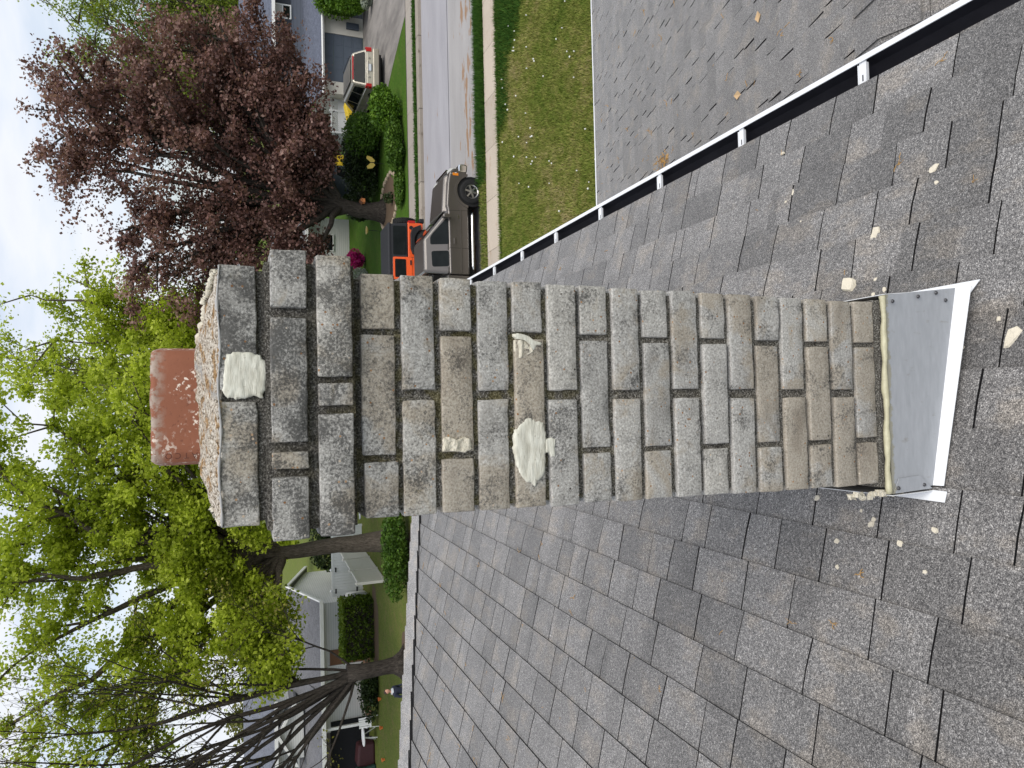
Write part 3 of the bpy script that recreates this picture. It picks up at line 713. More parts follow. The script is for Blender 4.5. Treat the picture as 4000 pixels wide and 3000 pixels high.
def m_road():
    t = NT('pale_asphalt'); p = t.pos(); q = t.xyz(p)
    g = t.noise(p, 60, 3, 0.7); b = t.noise(t.map(p, (0.25, 1, 1)), 1.1, 5, 0.6)
    c = t.ramp(g, [(0.3, (0.23, 0.222, 0.218)), (0.5, (0.33, 0.322, 0.318)), (0.7, (0.41, 0.40, 0.395))])
    c = t.mix(1.0, c, t.ramp(b, [(0.3, 0.88), (0.7, 1.1)]), 'MULTIPLY')
    lane = t.ramp(t.math('MULTIPLY', t.math('SUBTRACT', q[1], 20.0), 0.1), [(0.385, (1.0, 0.985, 0.97)), (0.40, (1.0, 1.0, 1.06))])
    c = t.mix(1.0, c, lane, 'MULTIPLY')
    # brown blossom litter washed into a band along the near side
    band = t.ramp(t.math('MULTIPLY', t.math('SUBTRACT', q[1], 20.4), 0.25), [(0.0, 0.75), (0.2, 0.35), (0.32, 1.0), (0.50, 0.75), (0.62, 0.0)])
    st = t.math('ADD', t.noise(t.map(p, (0.42, 1.5, 1)), 2.1, 5, 0.62, 0.3), t.math('MULTIPLY', band, 0.16))
    c = t.mix(t.ramp(st, [(0.66, 0.0), (0.70, 0.9)]), c, t.mix(g, (0.20, 0.115, 0.055), (0.34, 0.21, 0.12)))
    t.bump(g, 0.3, 0.004)
    return t.done(c, 0.9, spec=0.2)
M['road'] = m_road()
def m_conc(name, a, b, stain=(0.33, 0.22, 0.13), amt=0.6):
    t = NT(name); p = t.pos(); g = t.noise(p, 45, 3, 0.7); n = t.noise(p, 1.3, 5, 0.65)
    c = t.mix(n, a, b); c = t.mix(1.0, c, t.ramp(g, [(0.3, 0.85), (0.7, 1.12)]), 'MULTIPLY')
    c = t.mix(t.math('MULTIPLY', t.ramp(t.noise(t.map(p, (0.7, 2, 1), (3, 3, 3)), 2.4, 4, 0.65), [(0.6, 0.0), (0.68, 1.0)]), amt), c, stain)
    c = t.mix(1.0, c, t.ramp(t.rand(), [(0, 0.90), (1, 1.06)]), 'MULTIPLY')
    t.bump(g, 0.2, 0.004)
    return t.done(c, 0.9, spec=0.2)
M['concrete'] = m_conc('pavement_concrete', (0.40, 0.34, 0.27), (0.52, 0.45, 0.37))
M['far_concrete'] = m_conc('far_pavement_concrete', (0.30, 0.265, 0.225), (0.38, 0.345, 0.30), amt=0.15)
M['kerb'] = m_conc('kerb_concrete', (0.27, 0.235, 0.195), (0.36, 0.32, 0.27), (0.12, 0.09, 0.06), 0.7)
def m_drive():
    t = NT('driveway_asphalt'); p = t.pos(); g = t.noise(p, 40, 3, 0.7); n = t.noise(t.map(p, (1, 0.35, 1)), 1.2, 5, 0.65)
    c = t.ramp(n, [(0.3, (0.13, 0.12, 0.112)), (0.5, (0.225, 0.208, 0.19)), (0.7, (0.30, 0.275, 0.25))])
    c = t.mix(1.0, c, t.ramp(g, [(0.3, 0.85), (0.7, 1.12)]), 'MULTIPLY')
    return t.done(c, 0.9, spec=0.2)
M['drive'] = m_drive()
M['dark_joint'] = plain('dark_joint', (0.05, 0.047, 0.045), 0.9)
M['soil'] = plain('bare_soil', (0.10, 0.068, 0.042), 0.95, var=0.4, scale=8, bump=0.5, bscale=30)
# one ground sheet, stepped down where the road lies
prof = [(-400, GZ), (20.44, GZ), (20.46, -0.01), (27.78, -0.01), (27.80, GZ), (900, GZ)]
xs = [-700, -40, 0, 40, 700]
V = [(x, y, z) for x in xs for y, z in prof]; n = len(prof)
F = [(i*n+j, (i+1)*n+j, (i+1)*n+j+1, i*n+j+1) for i in range(len(xs)-1) for j in range(n-1)]
tag(mesh('ground', V, F, M['ground_grass']), kind='structure')
tag(mesh('far_lawn', [(-2.0, 29.85, GZ+0.004), (60, 29.85, GZ+0.004), (60, 75, GZ+0.004), (-2.0, 75, GZ+0.004)], [(0, 1, 2, 3)], M['far_grass']), kind='structure')
tag(mesh('side_lawn', [(-60, 28.5, GZ+0.008), (-2.0, 28.5, GZ+0.008), (-2.0, 60, GZ+0.008), (-60, 60, GZ+0.008)], [(0, 1, 2, 3)], M['left_grass']), kind='structure')
road = tag(mesh('road', [(-200, 20.47, 0), (200, 20.47, 0), (200, 27.77, 0), (-200, 27.77, 0)], [(0, 1, 2, 3)], M['road']), kind='structure')
MB().box(-200, 200, 24.02, 24.055, 0.003, 0.006).build('paving_joint', M['dark_joint'], road)
sw = tag(empty('near_pavement', (0, 19.2, GZ)), kind='structure')
x = -6.0
while x < 22:
    o = MB().box(x+0.006, x+1.494, 18.72, 19.86, GZ-0.05, GZ+0.02).build('paving_slab', M['concrete'], sw, (0, 19.2, GZ)); x += 1.5
fs = tag(empty('far_pavement', (0, 29.2, GZ)), kind='structure')
x = -4.0
while x < 26:
    MB().box(x+0.006, x+1.494, 28.62, 29.82, GZ-0.05, GZ+0.02).build('paving_slab', M['far_concrete'], fs, (0, 29.2, GZ)); x += 1.5
box('pavement_edge', (-4, 26, 29.825, 29.87, GZ, GZ+0.03), M['dark_joint'], fs, (0, 29.2, GZ))
kb = tag(empty('kerb', (0, 27.9, 0)), kind='structure')
x = -6.0
while x < 28:
    bevel(MB().box(x+0.006, x+2.994, 27.70, 28.08, -0.03, GZ+0.035).build('kerb_stone', M['kerb'], kb, (0, 27.9, 0)), 0.03); x += 3
tag(mesh('driveway', [(17.0, 29.86, GZ+0.012), (30, 29.86, GZ+0.012), (30, 40.45, GZ+0.012), (14.0, 40.45, GZ+0.012), (14.0, 37.2, GZ+0.012), (14.7, 35.6, GZ+0.012), (15.9, 32.8, GZ+0.012)], [(0, 1, 2, 3, 4, 5, 6)], M['drive']), kind='structure')
# worn earth under the trees on the left and the ring bed under the red maple
def disc(name, c, rx, ry, z, mat, seed, n=40):
    r_ = np.random.default_rng(seed); V = [(c[0], c[1], z)]
    ph = r_.random(4)*6
    for i in range(n):
        a = 2*math.pi*i/n; k = 1+0.12*math.sin(3*a+ph[0])+0.08*math.sin(7*a+ph[1])+0.04*r_.random()
        V.append((c[0]+rx*k*math.cos(a), c[1]+ry*k*math.sin(a), z))
    return tag(mesh(name, V, [(0, 1+i, 1+(i+1) % n) for i in range(n)], mat), kind='structure')
disc('earth_patch', (-11.6, 31.3), 2.2, 1.6, GZ+0.014, M['soil'], 1)
disc('earth_patch', (-7.6, 30.2), 2.6, 1.3, GZ+0.014, M['soil'], 2)
disc('maple_bed', (9.9, 34.0), 1.25, 2.0, GZ+0.012, M['soil'], 3)
disc('hedge_bed', (-12.5, 39.9), 2.6, 0.9, GZ+0.014, M['soil'], 4)
# grass blades where the near lawn fills much of the picture
def m_blade(name, cols):
    t = NT(name); tone = t.attr('tone'); c = t.ramp(tone, cols)
    return t.done(c, 0.8, spec=0.15)
M['blade'] = m_blade('grass_blades', [(0.0, (0.038, 0.080, 0.010)), (0.3, (0.10, 0.16, 0.022)), (0.55, (0.19, 0.235, 0.042)), (0.8, (0.29, 0.285, 0.08)), (1.0, (0.38, 0.32, 0.15))])
M['lush_blade'] = m_blade('lush_grass_blades', [(0.0, (0.018, 0.055, 0.006)), (0.5, (0.040, 0.105, 0.014)), (1.0, (0.075, 0.155, 0.022))])
def blades(name, n, sampler, h, w, mat, label, tonef=None, z=GZ, seed=1):
    r_ = np.random.default_rng(seed); P = sampler(r_, n); n = len(P)
    a = r_.random(n)*2*math.pi; lean = r_.random(n)*0.9; la = r_.random(n)*2*math.pi; hh = h*(0.5+0.8*r_.random(n))
    hx, hy = np.cos(a)*w/2, np.sin(a)*w/2
    V = np.zeros((n, 3, 3)); V[:, 0, 0] = P[:, 0]-hx; V[:, 0, 1] = P[:, 1]-hy; V[:, 1, 0] = P[:, 0]+hx; V[:, 1, 1] = P[:, 1]+hy
    V[:, 2, 0] = P[:, 0]+np.cos(la)*lean*hh; V[:, 2, 1] = P[:, 1]+np.sin(la)*lean*hh
    V[:, 0, 2] = V[:, 1, 2] = z; V[:, 2, 2] = z+hh
    tn = r_.random(n) if tonef is None else tonef(P, r_)
    o = mesh(name, V.reshape(-1, 3), np.arange(3*n).reshape(n, 3), mat, tone=tn)
    return tag(o, label, 'grass', kind='stuff')
def lush(P):  # how far inside the lush corner (right, towards the pavement)
    e = (P[:, 0]-7.6)/2.2 + (P[:, 1]-17.3)/2.2 + 1.1*(vnoise(np.c_[P, P[:, :1]*0], 1.1, 5)-0.5)
    return e
def samp_lawn(r_, n):
    P = np.c_[1.5+r_.random(n)*13, 11.6+r_.random(n)*7.0]
    return P[(P[:, 0] < P[:, 1]*0.68+0.8)]
def tone_lawn(P, r_):
    k = vnoise(np.c_[P, P[:, :1]*0], 0.9, 21); k2 = vnoise(np.c_[P, P[:, :1]*0], 5, 22)
    return np.clip(0.31+0.42*k+0.35*k2+0.30*(r_.random(len(P))-0.4) - 0.5*np.clip(lush(P)-0.7, 0, 0.8), 0, 1)
blades('grass', 150000, samp_lawn, 0.075, 0.02, M['blade'], 'mown yellow-green grass of the lawn below the lower roof', tone_lawn, seed=3)
def samp_lush(r_, n):
    P = np.c_[6+r_.random(n)*9, 14.2+r_.random(n)*4.5]; return P[lush(P) > 0.75+0.5*r_.random(len(P))]
blades('long_grass', 60000, samp_lush, 0.15, 0.022, M['lush_blade'], 'long dark green grass at the far corner of the lawn', seed=4)
def samp_verge(r_, n):
    P = np.c_[6.6+r_.random(n)*8.4, 19.84+r_.random(n)*0.66]; return P[r_.random(n) < np.clip((P[:, 0]-6.4)/1.6, 0.1, 1)]
blades('verge_grass', 24000, samp_verge, 0.18, 0.024, M['lush_blade'], 'shaggy dark grass strip between the near pavement and the road', None, seed=5)
def samp_verge2(r_, n): return np.c_[1.5+r_.random(n)*6.5, 19.84+r_.random(n)*0.62]
blades('sparse_verge', 7000, samp_verge2, 0.085, 0.022, M['blade'], 'sparse trodden grass strip beside the parked pickup', lambda P, r_: 0.15+0.8*r_.random(len(P)), seed=15)
tag(mesh('verge_soil', [(0, 19.84, GZ+0.006), (8.2, 19.84, GZ+0.006), (7.4, 20.43, GZ+0.006), (0, 20.43, GZ+0.006)], [(0, 1, 2, 3)], M['soil']), kind='structure')
def samp_fv(r_, n): return np.c_[1.0+r_.random(n)*19, 28.1+r_.random(n)*0.52]
blades('kerb_grass', 9000, samp_fv, 0.10, 0.035, M['lush_blade'], 'narrow grass strip between the far kerb and pavement', seed=6)
# a ragged edge of grass over the near pavement
def samp_edge(r_, n): return np.c_[3+r_.random(n)*12, 18.66+np.abs(r_.normal(0, 0.05, n))]
blades('edge_grass', 5000, samp_edge, 0.10, 0.022, M['blade'], 'grass fringe overhanging the near pavement edge', lambda P, r_: 0.2+0.3*r_.random(len(P)), seed=7)

# ================================================================ vehicles
def m_paint(name, col, rough=0.28, metal=0.55, flake=0.05):
    t = NT(name); p = t.objc(); n = t.noise(p, 3, 4, 0.6)
    c = t.mix(n, tuple(x*0.92 for x in col), tuple(min(1, x*1.06) for x in col))
    # road film on the lower body
    z = t.xyz(p)[2]; d = t.ramp(t.math('ADD', z, t.math('MULTIPLY', n, 0.3)), [(0.45, 0.45), (0.95, 0.0)])
    c = t.mix(t.math('MULTIPLY', d, 0.5), c, (0.12, 0.105, 0.09))
    return t.done(c, rough, metal, 0.5, Coat_Weight=0.4, Coat_Roughness=0.12)
def m_glass(name='car_glass'):
    t = NT(name); n = t.noise(t.objc(), 2.5, 4, 0.6)
    return t.done(t.mix(n, (0.004, 0.005, 0.005), (0.02, 0.024, 0.024)), 0.04, 0.0, 0.10)
M['glass'] = m_glass()
M['tyre'] = plain('tyre_rubber', (0.018, 0.018, 0.018), 0.85, var=0.3, bump=0.3)
M['chrome'] = plain('chrome', (0.72, 0.72, 0.71), 0.14, metal=1.0, var=0.06)
M['alloy'] = plain('alloy_rim', (0.50, 0.49, 0.47), 0.3, metal=0.85, var=0.1)
M['black_plastic'] = plain('black_plastic', (0.016, 0.016, 0.017), 0.55)
M['soft_top'] = plain('black_vinyl_top', (0.022, 0.023, 0.026), 0.65, var=0.25)
M['lamp_red'] = plain('red_lamp_lens', (0.42, 0.012, 0.012), 0.2, spec=0.6)
M['lamp_amber'] = plain('amber_lamp_lens', (0.75, 0.24, 0.02), 0.25, spec=0.6)
M['lamp_clear'] = plain('clear_lamp_lens', (0.62, 0.62, 0.58), 0.12, spec=0.7)
M['plate'] = plain('number_plate', (0.62, 0.65, 0.68), 0.5)
M['seam'] = plain('panel_gap', (0.01, 0.01, 0.01), 0.8)
def arch(cx, r, z0, n=9, flip=False):
    a0 = math.asin(max(-1, min(1, (z0)/r))) if r > abs(z0) else 0
    A = [math.pi-a0 + (2*a0-math.pi)*i/(n-1) for i in range(n)]
    P = [(cx+r*math.cos(a), r*math.sin(a)) for a in A]
    return P
def wheel(parent, x, y, r, w, side, spokes=6, rim=0.6, tread=0.0):
    """side: -1 right (outer face towards -y), +1 left"""
    s_ = side; W0 = y
    mb = MB()
    pr = [(r*rim*0.98, -w/2), (r*0.78, -w/2-0.008), (r*0.93, -w/2+0.004), (r, -w/2+0.035), (r, w/2-0.035), (r*0.93, w/2-0.004), (r*0.78, w/2+0.008), (r*rim*0.98, w/2)]
    mb.lathe(pr, (x, W0, r), 'y', 28)
    tyre = mb.build('wheel', M['tyre'], parent, smooth=True)
    if tread:
        tb = MB()
        for i in range(26):
            a = 2*math.pi*i/26
            for j, yy in enumerate((-w*0.33, 0, w*0.33)):
                aa = a+(0.12 if j == 1 else 0); c, s2 = math.cos(aa), math.sin(aa)
                P = []
                for rr in (r-0.01, r+tread):
                    for (dt, dy) in ((-0.035, -w*0.13), (0.035, -w*0.13), (0.035, w*0.13), (-0.035, w*0.13)):
                        P.append((x+rr*c-dt*s2, W0+yy+dy, r+rr*s2+dt*c))
                tb.hexa(P)
        tb.build('tread_blocks', M['tyre'], tyre)
    rb = MB(); rr = r*rim; yo = W0+s_*(w/2-0.02)
    rb.lathe([(rr, 0.0), (rr*0.96, s_*0.012), (rr*0.86, -s_*0.01), (rr*0.82, -s_*0.06), (0.0, -s_*0.07)], (x, yo, r), 'y', 28)
    rb.lathe([(rr*0.26, -s_*0.02), (rr*0.24, s_*0.004), (rr*0.12, s_*0.008), (0, s_*0.008)], (x, yo, r), 'y', 16)
    for i in range(spokes):
        a = 2*math.pi*i/spokes+0.3; c, s2 = math.cos(a), math.sin(a); P = []
        for yy in (-0.035, 0.002):
            for (q, dt) in ((rr*0.2, -rr*0.12), (rr*0.9, -rr*0.10), (rr*0.9, rr*0.10), (rr*0.2, rr*0.12)):
                P.append((x+q*c-dt*s2, yo+s_*yy, r+q*s2+dt*c))
        rb.hexa(P)
    rb.build('rim', M['alloy'], tyre, smooth=False)
    MB().lathe([(rr*0.80, -s_*0.058), (0, -s_*0.058)], (x, yo, r), 'y', 20).build('brake_shadow', M['black_plastic'], tyre)
    return tyre
def side_panel(name, poly, yfun, side, th, mat, parent, bv=0):
    """thin panel following the body side: poly in (x,z), yfun(z) gives |y|"""
    n = len(poly); V = []
    for k in (0, 1):
        for x, z in poly: V.append((x, side*(yfun(x, z)+ (th if k else -0.01)), z))
    F = [tuple(range(n)), tuple(range(2*n-1, n-1, -1))]+[(i, i+n, (i+1) % n+n, (i+1) % n) for i in range(n)]
    if side > 0: F = [f[::-1] for f in F]
    o = mesh(name, V, F, mat, parent)
    if bv: bevel(o, bv)
    return o
def rounded(poly, r, n=4):
    out = []; m = len(poly)
    for i in range(m):
        p0, p1, p2 = Vector(poly[i-1]), Vector(poly[i]), Vector(poly[(i+1) % m])
        a = p1+(p0-p1).normalized()*min(r, (p0-p1).length*0.45); b = p1+(p2-p1).normalized()*min(r, (p2-p1).length*0.45)
        for k in range(n+1):
            t_ = k/n; out.append(tuple(a*(1-t_)**2+p1*2*t_*(1-t_)+b*t_*t_))
    return out

# ---- pickup parked at the near kerb, nose to the right
def pickup():
    t = empty('pickup_truck', (4.38, 21.5, 0.0), 0, 'grey-brown pickup truck parked at the near kerb', 'pickup truck')
    paint = m_paint('grey_brown_paint', (0.120, 0.107, 0.096), 0.28, 0.45)
    r = 0.385; zb = 0.50
    xf, xr_ = 2.13, -1.55; ra = 0.47
    def arc(cx, n=10): return [(cx+ra*math.cos(a), r+ra*math.sin(a)) for a in np.linspace(math.asin((zb-r)/ra), math.pi-math.asin((zb-r)/ra), n)]
    # front: fenders and cab lower body in one outline
    poly = [(-0.44, zb)]+[(-0.44, 1.12), (1.50, 1.14), (1.66, 1.18), (2.35, 1.13), (2.70, 1.06), (2.80, 0.95), (2.83, 0.72), (2.80, zb+0.08)]+arc(xf)+[]
    b = MB().prism(poly, -0.985, 0.985).build('body', paint, t, smooth=False); bevel(b, 0.045, 3, 40)
    hood = MB().hexa([(1.45, -0.86, 1.10), (2.74, -0.80, 0.98), (2.74, 0.80, 0.98), (1.45, 0.86, 1.10), (1.48, -0.74, 1.285), (2.62, -0.66, 1.185), (2.62, 0.66, 1.185), (1.48, 0.74, 1.285)]).build('hood', paint, t); bevel(hood, 0.06, 3)
    MB().box(1.30, 1.50, -0.80, 0.80, 1.165, 1.20).build('cowl', M['black_plastic'], hood)
    for yy in (-0.35, 0.25): MB().tube([(1.46, yy, 1.235), (1.30, yy+0.45, 1.31)], 0.012, 5).build('wiper', M['black_plastic'], hood)
    # greenhouse
    def yg(x, z): return 0.945-(z-1.1)/0.74*0.30
    gh = MB().hexa([(-0.43, -0.945, 1.08), (1.60, -0.945, 1.10), (1.60, 0.945, 1.10), (-0.43, 0.945, 1.08), (-0.36, -0.645, 1.84), (0.66, -0.645, 1.85), (0.66, 0.645, 1.85), (-0.36, 0.645, 1.84)]).build('cab', paint, t); bevel(gh, 0.085, 4)
    for sd in (-1, 1):
        side_panel('side_window', rounded([(0.48, 1.135), (1.33, 1.14), (0.80, 1.60), (0.70, 1.655), (0.48, 1.655)], 0.05), yg, sd, 0.004, M['glass'], t)
        side_panel('side_window', rounded([(-0.20, 1.135), (0.28, 1.135), (0.28, 1.63), (-0.20, 1.61)], 0.07), yg, sd, 0.004, M['glass'], t)
        side_panel('window_surround', rounded([(-0.235, 1.105), (0.315, 1.105), (0.315, 1.66), (-0.235, 1.64)], 0.09), yg, sd, 0.001, paint, t)
        for q in ([(0.355, 0.53), (0.363, 0.53), (0.363, 1.12), (0.355, 1.12)], [(1.52, 0.53), (1.528, 0.53), (1.50, 1.13), (1.492, 1.13)]):
            side_panel('door_seam', q, lambda x, z: 0.985, sd, 0.002, M['seam'], t)
        h = side_panel('door_handle', rounded([(0.47, 0.93), (0.66, 0.93), (0.66, 0.99), (0.47, 0.99)], 0.025), lambda x, z: 0.985, sd, 0.025, paint, t, 0.01)
        side_panel('side_trim', rounded([(-0.40, 0.74), (1.55, 0.74), (1.55, 0.775), (-0.40, 0.775)], 0.01), lambda x, z: 0.985, sd, 0.012, paint, t)
        mi = MB().box(1.22, 1.34, sd*0.98-(0.24 if sd < 0 else 0), sd*0.98+(0.24 if sd > 0 else 0), 1.14, 1.36).build('mirror', paint, t); bevel(mi, 0.045, 3)
        bd = MB(); bd.tube([(-0.30, sd*1.06, 0.40), (-0.2, sd*1.07, 0.41), (1.35, sd*1.07, 0.41), (1.46, sd*1.06, 0.40)], [0.03, 0.048, 0.048, 0.03], 10)
        bd.build('running_board', M['chrome'], t, smooth=True)
        hl = MB().hexa([(2.66, sd*0.99-sd*0.30 if sd > 0 else -0.995, 0.86), (2.835, sd*0.60 if sd > 0 else -0.93, 0.86), (2.835, 0.93 if sd > 0 else -0.60, 0.86), (2.66, 0.995 if sd > 0 else -0.69, 0.86), (2.62, 0.69 if sd > 0 else -0.985, 1.05), (2.80, 0.60 if sd > 0 else -0.92, 1.05), (2.80, 0.92 if sd > 0 else -0.60, 1.05), (2.62, 0.985 if sd > 0 else -0.69, 1.05)]).build('headlight', M['lamp_clear'], t)
        side_panel('side_marker', [(2.58, 0.80), (2.66, 0.80), (2.66, 0.98), (2.58, 0.98)], lambda x, z: 0.985, sd, 0.006, M['lamp_amber'], t)
        for xx in (xf, xr_): wheel(t, xx, sd*0.86, r, 0.27, sd, 6, 0.58)
        side_panel('fender_flare', [(xf+(ra+0.0)*math.cos(a), r+(ra+0.0)*math.sin(a)) for a in np.linspace(0.25, math.pi-0.25, 12)]+[(xf+(ra+0.07)*math.cos(a), r+(ra+0.07)*math.sin(a)) for a in np.linspace(math.pi-0.25, 0.25, 12)], lambda x, z: 0.985, sd, 0.02, paint, t)
    # windscreen and rear window
    MB().add([(1.50, -0.80, 1.20), (1.50, 0.80, 1.20), (0.755, 0.58, 1.78), (0.755, -0.58, 1.78)], [(0, 1, 2, 3)]).build('windscreen', M['glass'], t).location = (0.030, 0, 0.022)
    MB().add([(-0.445, -0.70, 1.25), (-0.445, 0.70, 1.25), (-0.405, 0.56, 1.70), (-0.405, -0.56, 1.70)], [(0, 3, 2, 1)]).build('rear_window', M['glass'], t)
    # wheel wells
    for cx in (xf, xr_): MB().prism([(cx+(ra-0.005)*math.cos(a), r+(ra-0.005)*math.sin(a)) for a in np.linspace(0, 2*math.pi, 20, endpoint=False)], -0.95, 0.95).build('wheel_well', M['black_plastic'], t)
    MB().box(-2.6, 2.6, -0.75, 0.75, 0.34, 0.56).build('chassis', M['black_plastic'], t)
    # front bumper, grille
    fb = MB().prism(rounded([(2.70, 0.52), (2.90, 0.50), (2.95, 0.58), (2.95, 0.76), (2.88, 0.80), (2.70, 0.80)], 0.05), -1.0, 1.0).build('front_bumper', M['chrome'], t); bevel(fb, 0.04, 2)
    MB().box(2.80, 2.86, -0.58, 0.58, 0.83, 1.07).build('grille', M['chrome'], t)
    for yy in (-0.3, 0.3): MB().lathe([(0.0, 0.0), (0.045, 0.0), (0.05, -0.03)], (2.955, yy, 0.66), 'x', 12).build('tow_hook', M['black_plastic'], t)
    # bed
    pb = [(-2.86, 0.56), (-2.86, 1.20), (-0.475, 1.20), (-0.475, zb)]+[(xr_+ra*math.cos(a), r+ra*math.sin(a)) for a in np.linspace(math.asin((zb-r)/ra), math.pi-math.asin((zb-r)/ra), 10)]
    bed = MB()
    for y0, y1 in ((-0.985, -0.90), (0.90, 0.985)): bed.prism(pb, y0, y1)
    bed.box(-2.86, -2.80, -0.899, 0.899, 0.58, 1.19); bed.box(-0.53, -0.476, -0.899, 0.899, 0.58, 1.19); bed.box(-2.799, -0.531, -0.899, 0.899, 0.70, 0.76)
    bo = bed.build('bed', paint, t); bevel(bo, 0.03, 2)
    rbm = MB().box(-3.0, -2.87, -0.95, 0.95, 0.50, 0.72).build('rear_bumper', M['chrome'], t); bevel(rbm, 0.03)
    for sd in (-1, 1): MB().box(-2.885, -2.80, sd*0.88-0.06, sd*0.88+0.06, 0.80, 1.15).build('tail_light', M['lamp_red'], t)
    MB().box(-0.470, -0.445, -0.3, 0.3, 1.74, 1.80).build('cab_brake_light', M['lamp_red'], t)
    lb = text_obj('door_lettering', 'XLT', 0.06, M['chrome'], t, (1.26, -0.9905, 0.80), (R(90), 0, 0), 0.001)
    return t
pickup()
# ---- orange four-door off-roader at the far kerb, spare wheel to the right
def jeep():
    t = empty('off_road_vehicle', (4.72, 26.72, 0.0), math.pi, 'orange off-road vehicle with black top behind the pickup', 'car')
    paint = m_paint('orange_paint', (0.80, 0.105, 0.018), 0.35, 0.0)
    # local x forward (world -X); rear at x = -2.2
    r = 0.41; ra = 0.50; zb = 0.55; xf, xr_ = 1.40, -1.42
    def arc(cx): return [(cx+ra*math.cos(a), r+ra*math.sin(a)) for a in np.linspace(math.asin((zb-r)/ra), math.pi-math.asin((zb-r)/ra), 9)]
    poly = [(-2.12, zb), (-2.14, 1.13), (0.75, 1.13), (0.95, 1.12), (1.95, 1.08), (2.0, zb)]+arc(xf)+arc(xr_)
    b = MB().prism(poly, -0.79, 0.79).build('body', paint, t); bevel(b, 0.03, 2, 40)
    gl = lambda x, z: 0.79-(z-1.13)*0.10
    # black hard top and glass
    top = MB().hexa([(-2.12, -0.79, 1.131), (0.70, -0.79, 1.131), (0.70, 0.79, 1.131), (-2.12, 0.79, 1.131), (-2.06, -0.72, 1.80), (0.25, -0.72, 1.82), (0.25, 0.72, 1.82), (-2.06, 0.72, 1.80)]).build('hard_top', M['soft_top'], t); bevel(top, 0.06, 3)
    roof = MB().box(-2.10, 0.32, -0.74, 0.74, 1.74, 1.87).build('roof_panel', M['soft_top'], t); bevel(roof, 0.05, 3)
    for sd in (-1, 1):
        for q in ([(-0.82, 1.0), (0.02, 1.0), (0.02, 1.70), (-0.82, 1.70)], [(0.06, 1.0), (0.62, 1.0), (0.28, 1.70), (0.06, 1.70)]):
            side_panel('door', rounded(q, 0.05), gl, sd, 0.006, paint, t, 0.004)
        side_panel('side_window', rounded([(-0.74, 1.22), (-0.06, 1.22), (-0.06, 1.63), (-0.74, 1.63)], 0.05), gl, sd, 0.014, M['glass'], t)
        side_panel('side_window', rounded([(0.14, 1.22), (0.53, 1.22), (0.32, 1.63), (0.14, 1.63)], 0.05), gl, sd, 0.014, M['glass'], t)
        side_panel('side_window', rounded([(-1.98, 1.20), (-0.90, 1.20), (-0.90, 1.68), (-1.98, 1.68)], 0.05), gl, sd, 0.008, M['glass'], t)
        for xx in (-0.70, 0.12): side_panel('door_handle', rounded([(xx, 1.02), (xx+0.18, 1.02), (xx+0.18, 1.07), (xx, 1.07)], 0.02), gl, sd, 0.03, M['black_plastic'], t)
        for xx in (-0.82, 0.04): side_panel('door_seam', [(xx-0.006, 0.6), (xx+0.006, 0.6), (xx+0.006, 1.13), (xx-0.006, 1.13)], lambda x, z: 0.79, sd, 0.002, M['seam'], t)
        fl = lambda x, z: 0.79
        for cx in (xf, xr_):
            side_panel('fender_flare', [(cx-ra-0.12, 0.66), (cx-ra+0.02, 0.98), (cx-0.28, 1.05), (cx+0.28, 1.05), (cx+ra-0.02, 0.98), (cx+ra+0.12, 0.66)]+[(cx+ra*math.cos(a), r+ra*math.sin(a)) for a in np.linspace(0.5, math.pi-0.5, 10)], fl, sd, 0.14, M['black_plastic'], t, 0.02)
            wheel(t, cx, sd*0.80, r, 0.27, sd, 5, 0.54, 0.012)
        MB().box(-2.20, -2.10, sd*0.70-0.09, sd*0.70+0.09, 0.86, 1.10).build('tail_light', M['lamp_red'], t)
        side_panel('fuel_filler', [(-1.93+0.075*math.cos(a), 1.0+0.075*math.sin(a)) for a in np.linspace(0, 6.283, 14, endpoint=False)], fl, sd, 0.012, M['black_plastic'], t)
        mi = MB().box(0.62, 0.74, sd*0.80-(0.2 if sd < 0 else 0), sd*0.80+(0.2 if sd > 0 else 0), 1.16, 1.36).build('mirror', M['black_plastic'], t); bevel(mi, 0.03)
    for cx in (xf, xr_): MB().prism([(cx+(ra-0.005)*math.cos(a), r+(ra-0.005)*math.sin(a)) for a in np.linspace(0, 2*math.pi, 18, endpoint=False)], -0.77, 0.77).build('wheel_well', M['black_plastic'], t)
    ws = MB().add([(0.735, -0.68, 1.16), (0.735, 0.68, 1.16), (0.315, 0.64, 1.74), (0.315, -0.64, 1.74)], [(0, 1, 2, 3)]).build('windscreen', M['glass'], t)
    hd_ = MB().hexa([(0.7, -0.62, 1.10), (1.98, -0.52, 1.04), (1.98, 0.52, 1.04), (0.7, 0.62, 1.10), (0.7, -0.60, 1.22), (1.95, -0.50, 1.13), (1.95, 0.50, 1.13), (0.7, 0.60, 1.22)]).build('hood', paint, t); bevel(hd_, 0.03)
    MB().box(1.99, 2.03, -0.5, 0.5, 0.66, 1.06).build('grille', paint, t)
    bp = MB(); bp.box(2.04, 2.22, -0.8, 0.8, 0.52, 0.68); bevel(bp.build('front_bumper', M['black_plastic'], t), 0.03)
    bp = MB(); bp.box(-2.30, -2.14, -0.8, 0.8, 0.50, 0.68); bevel(bp.build('rear_bumper', M['black_plastic'], t), 0.03)
    # spare wheel on the tailgate
    sp = MB(); pr = [(0.23, -0.12), (0.33, -0.125), (0.40, -0.09), (0.415, -0.03), (0.415, 0.04), (0.39, 0.10), (0.3, 0.12), (0.0, 0.10)]
    sp.lathe(pr, (-2.30, 0.03, 1.10), 'x', 26); spare = sp.build('spare_wheel', M['tyre'], t, smooth=True)
    tb = MB()
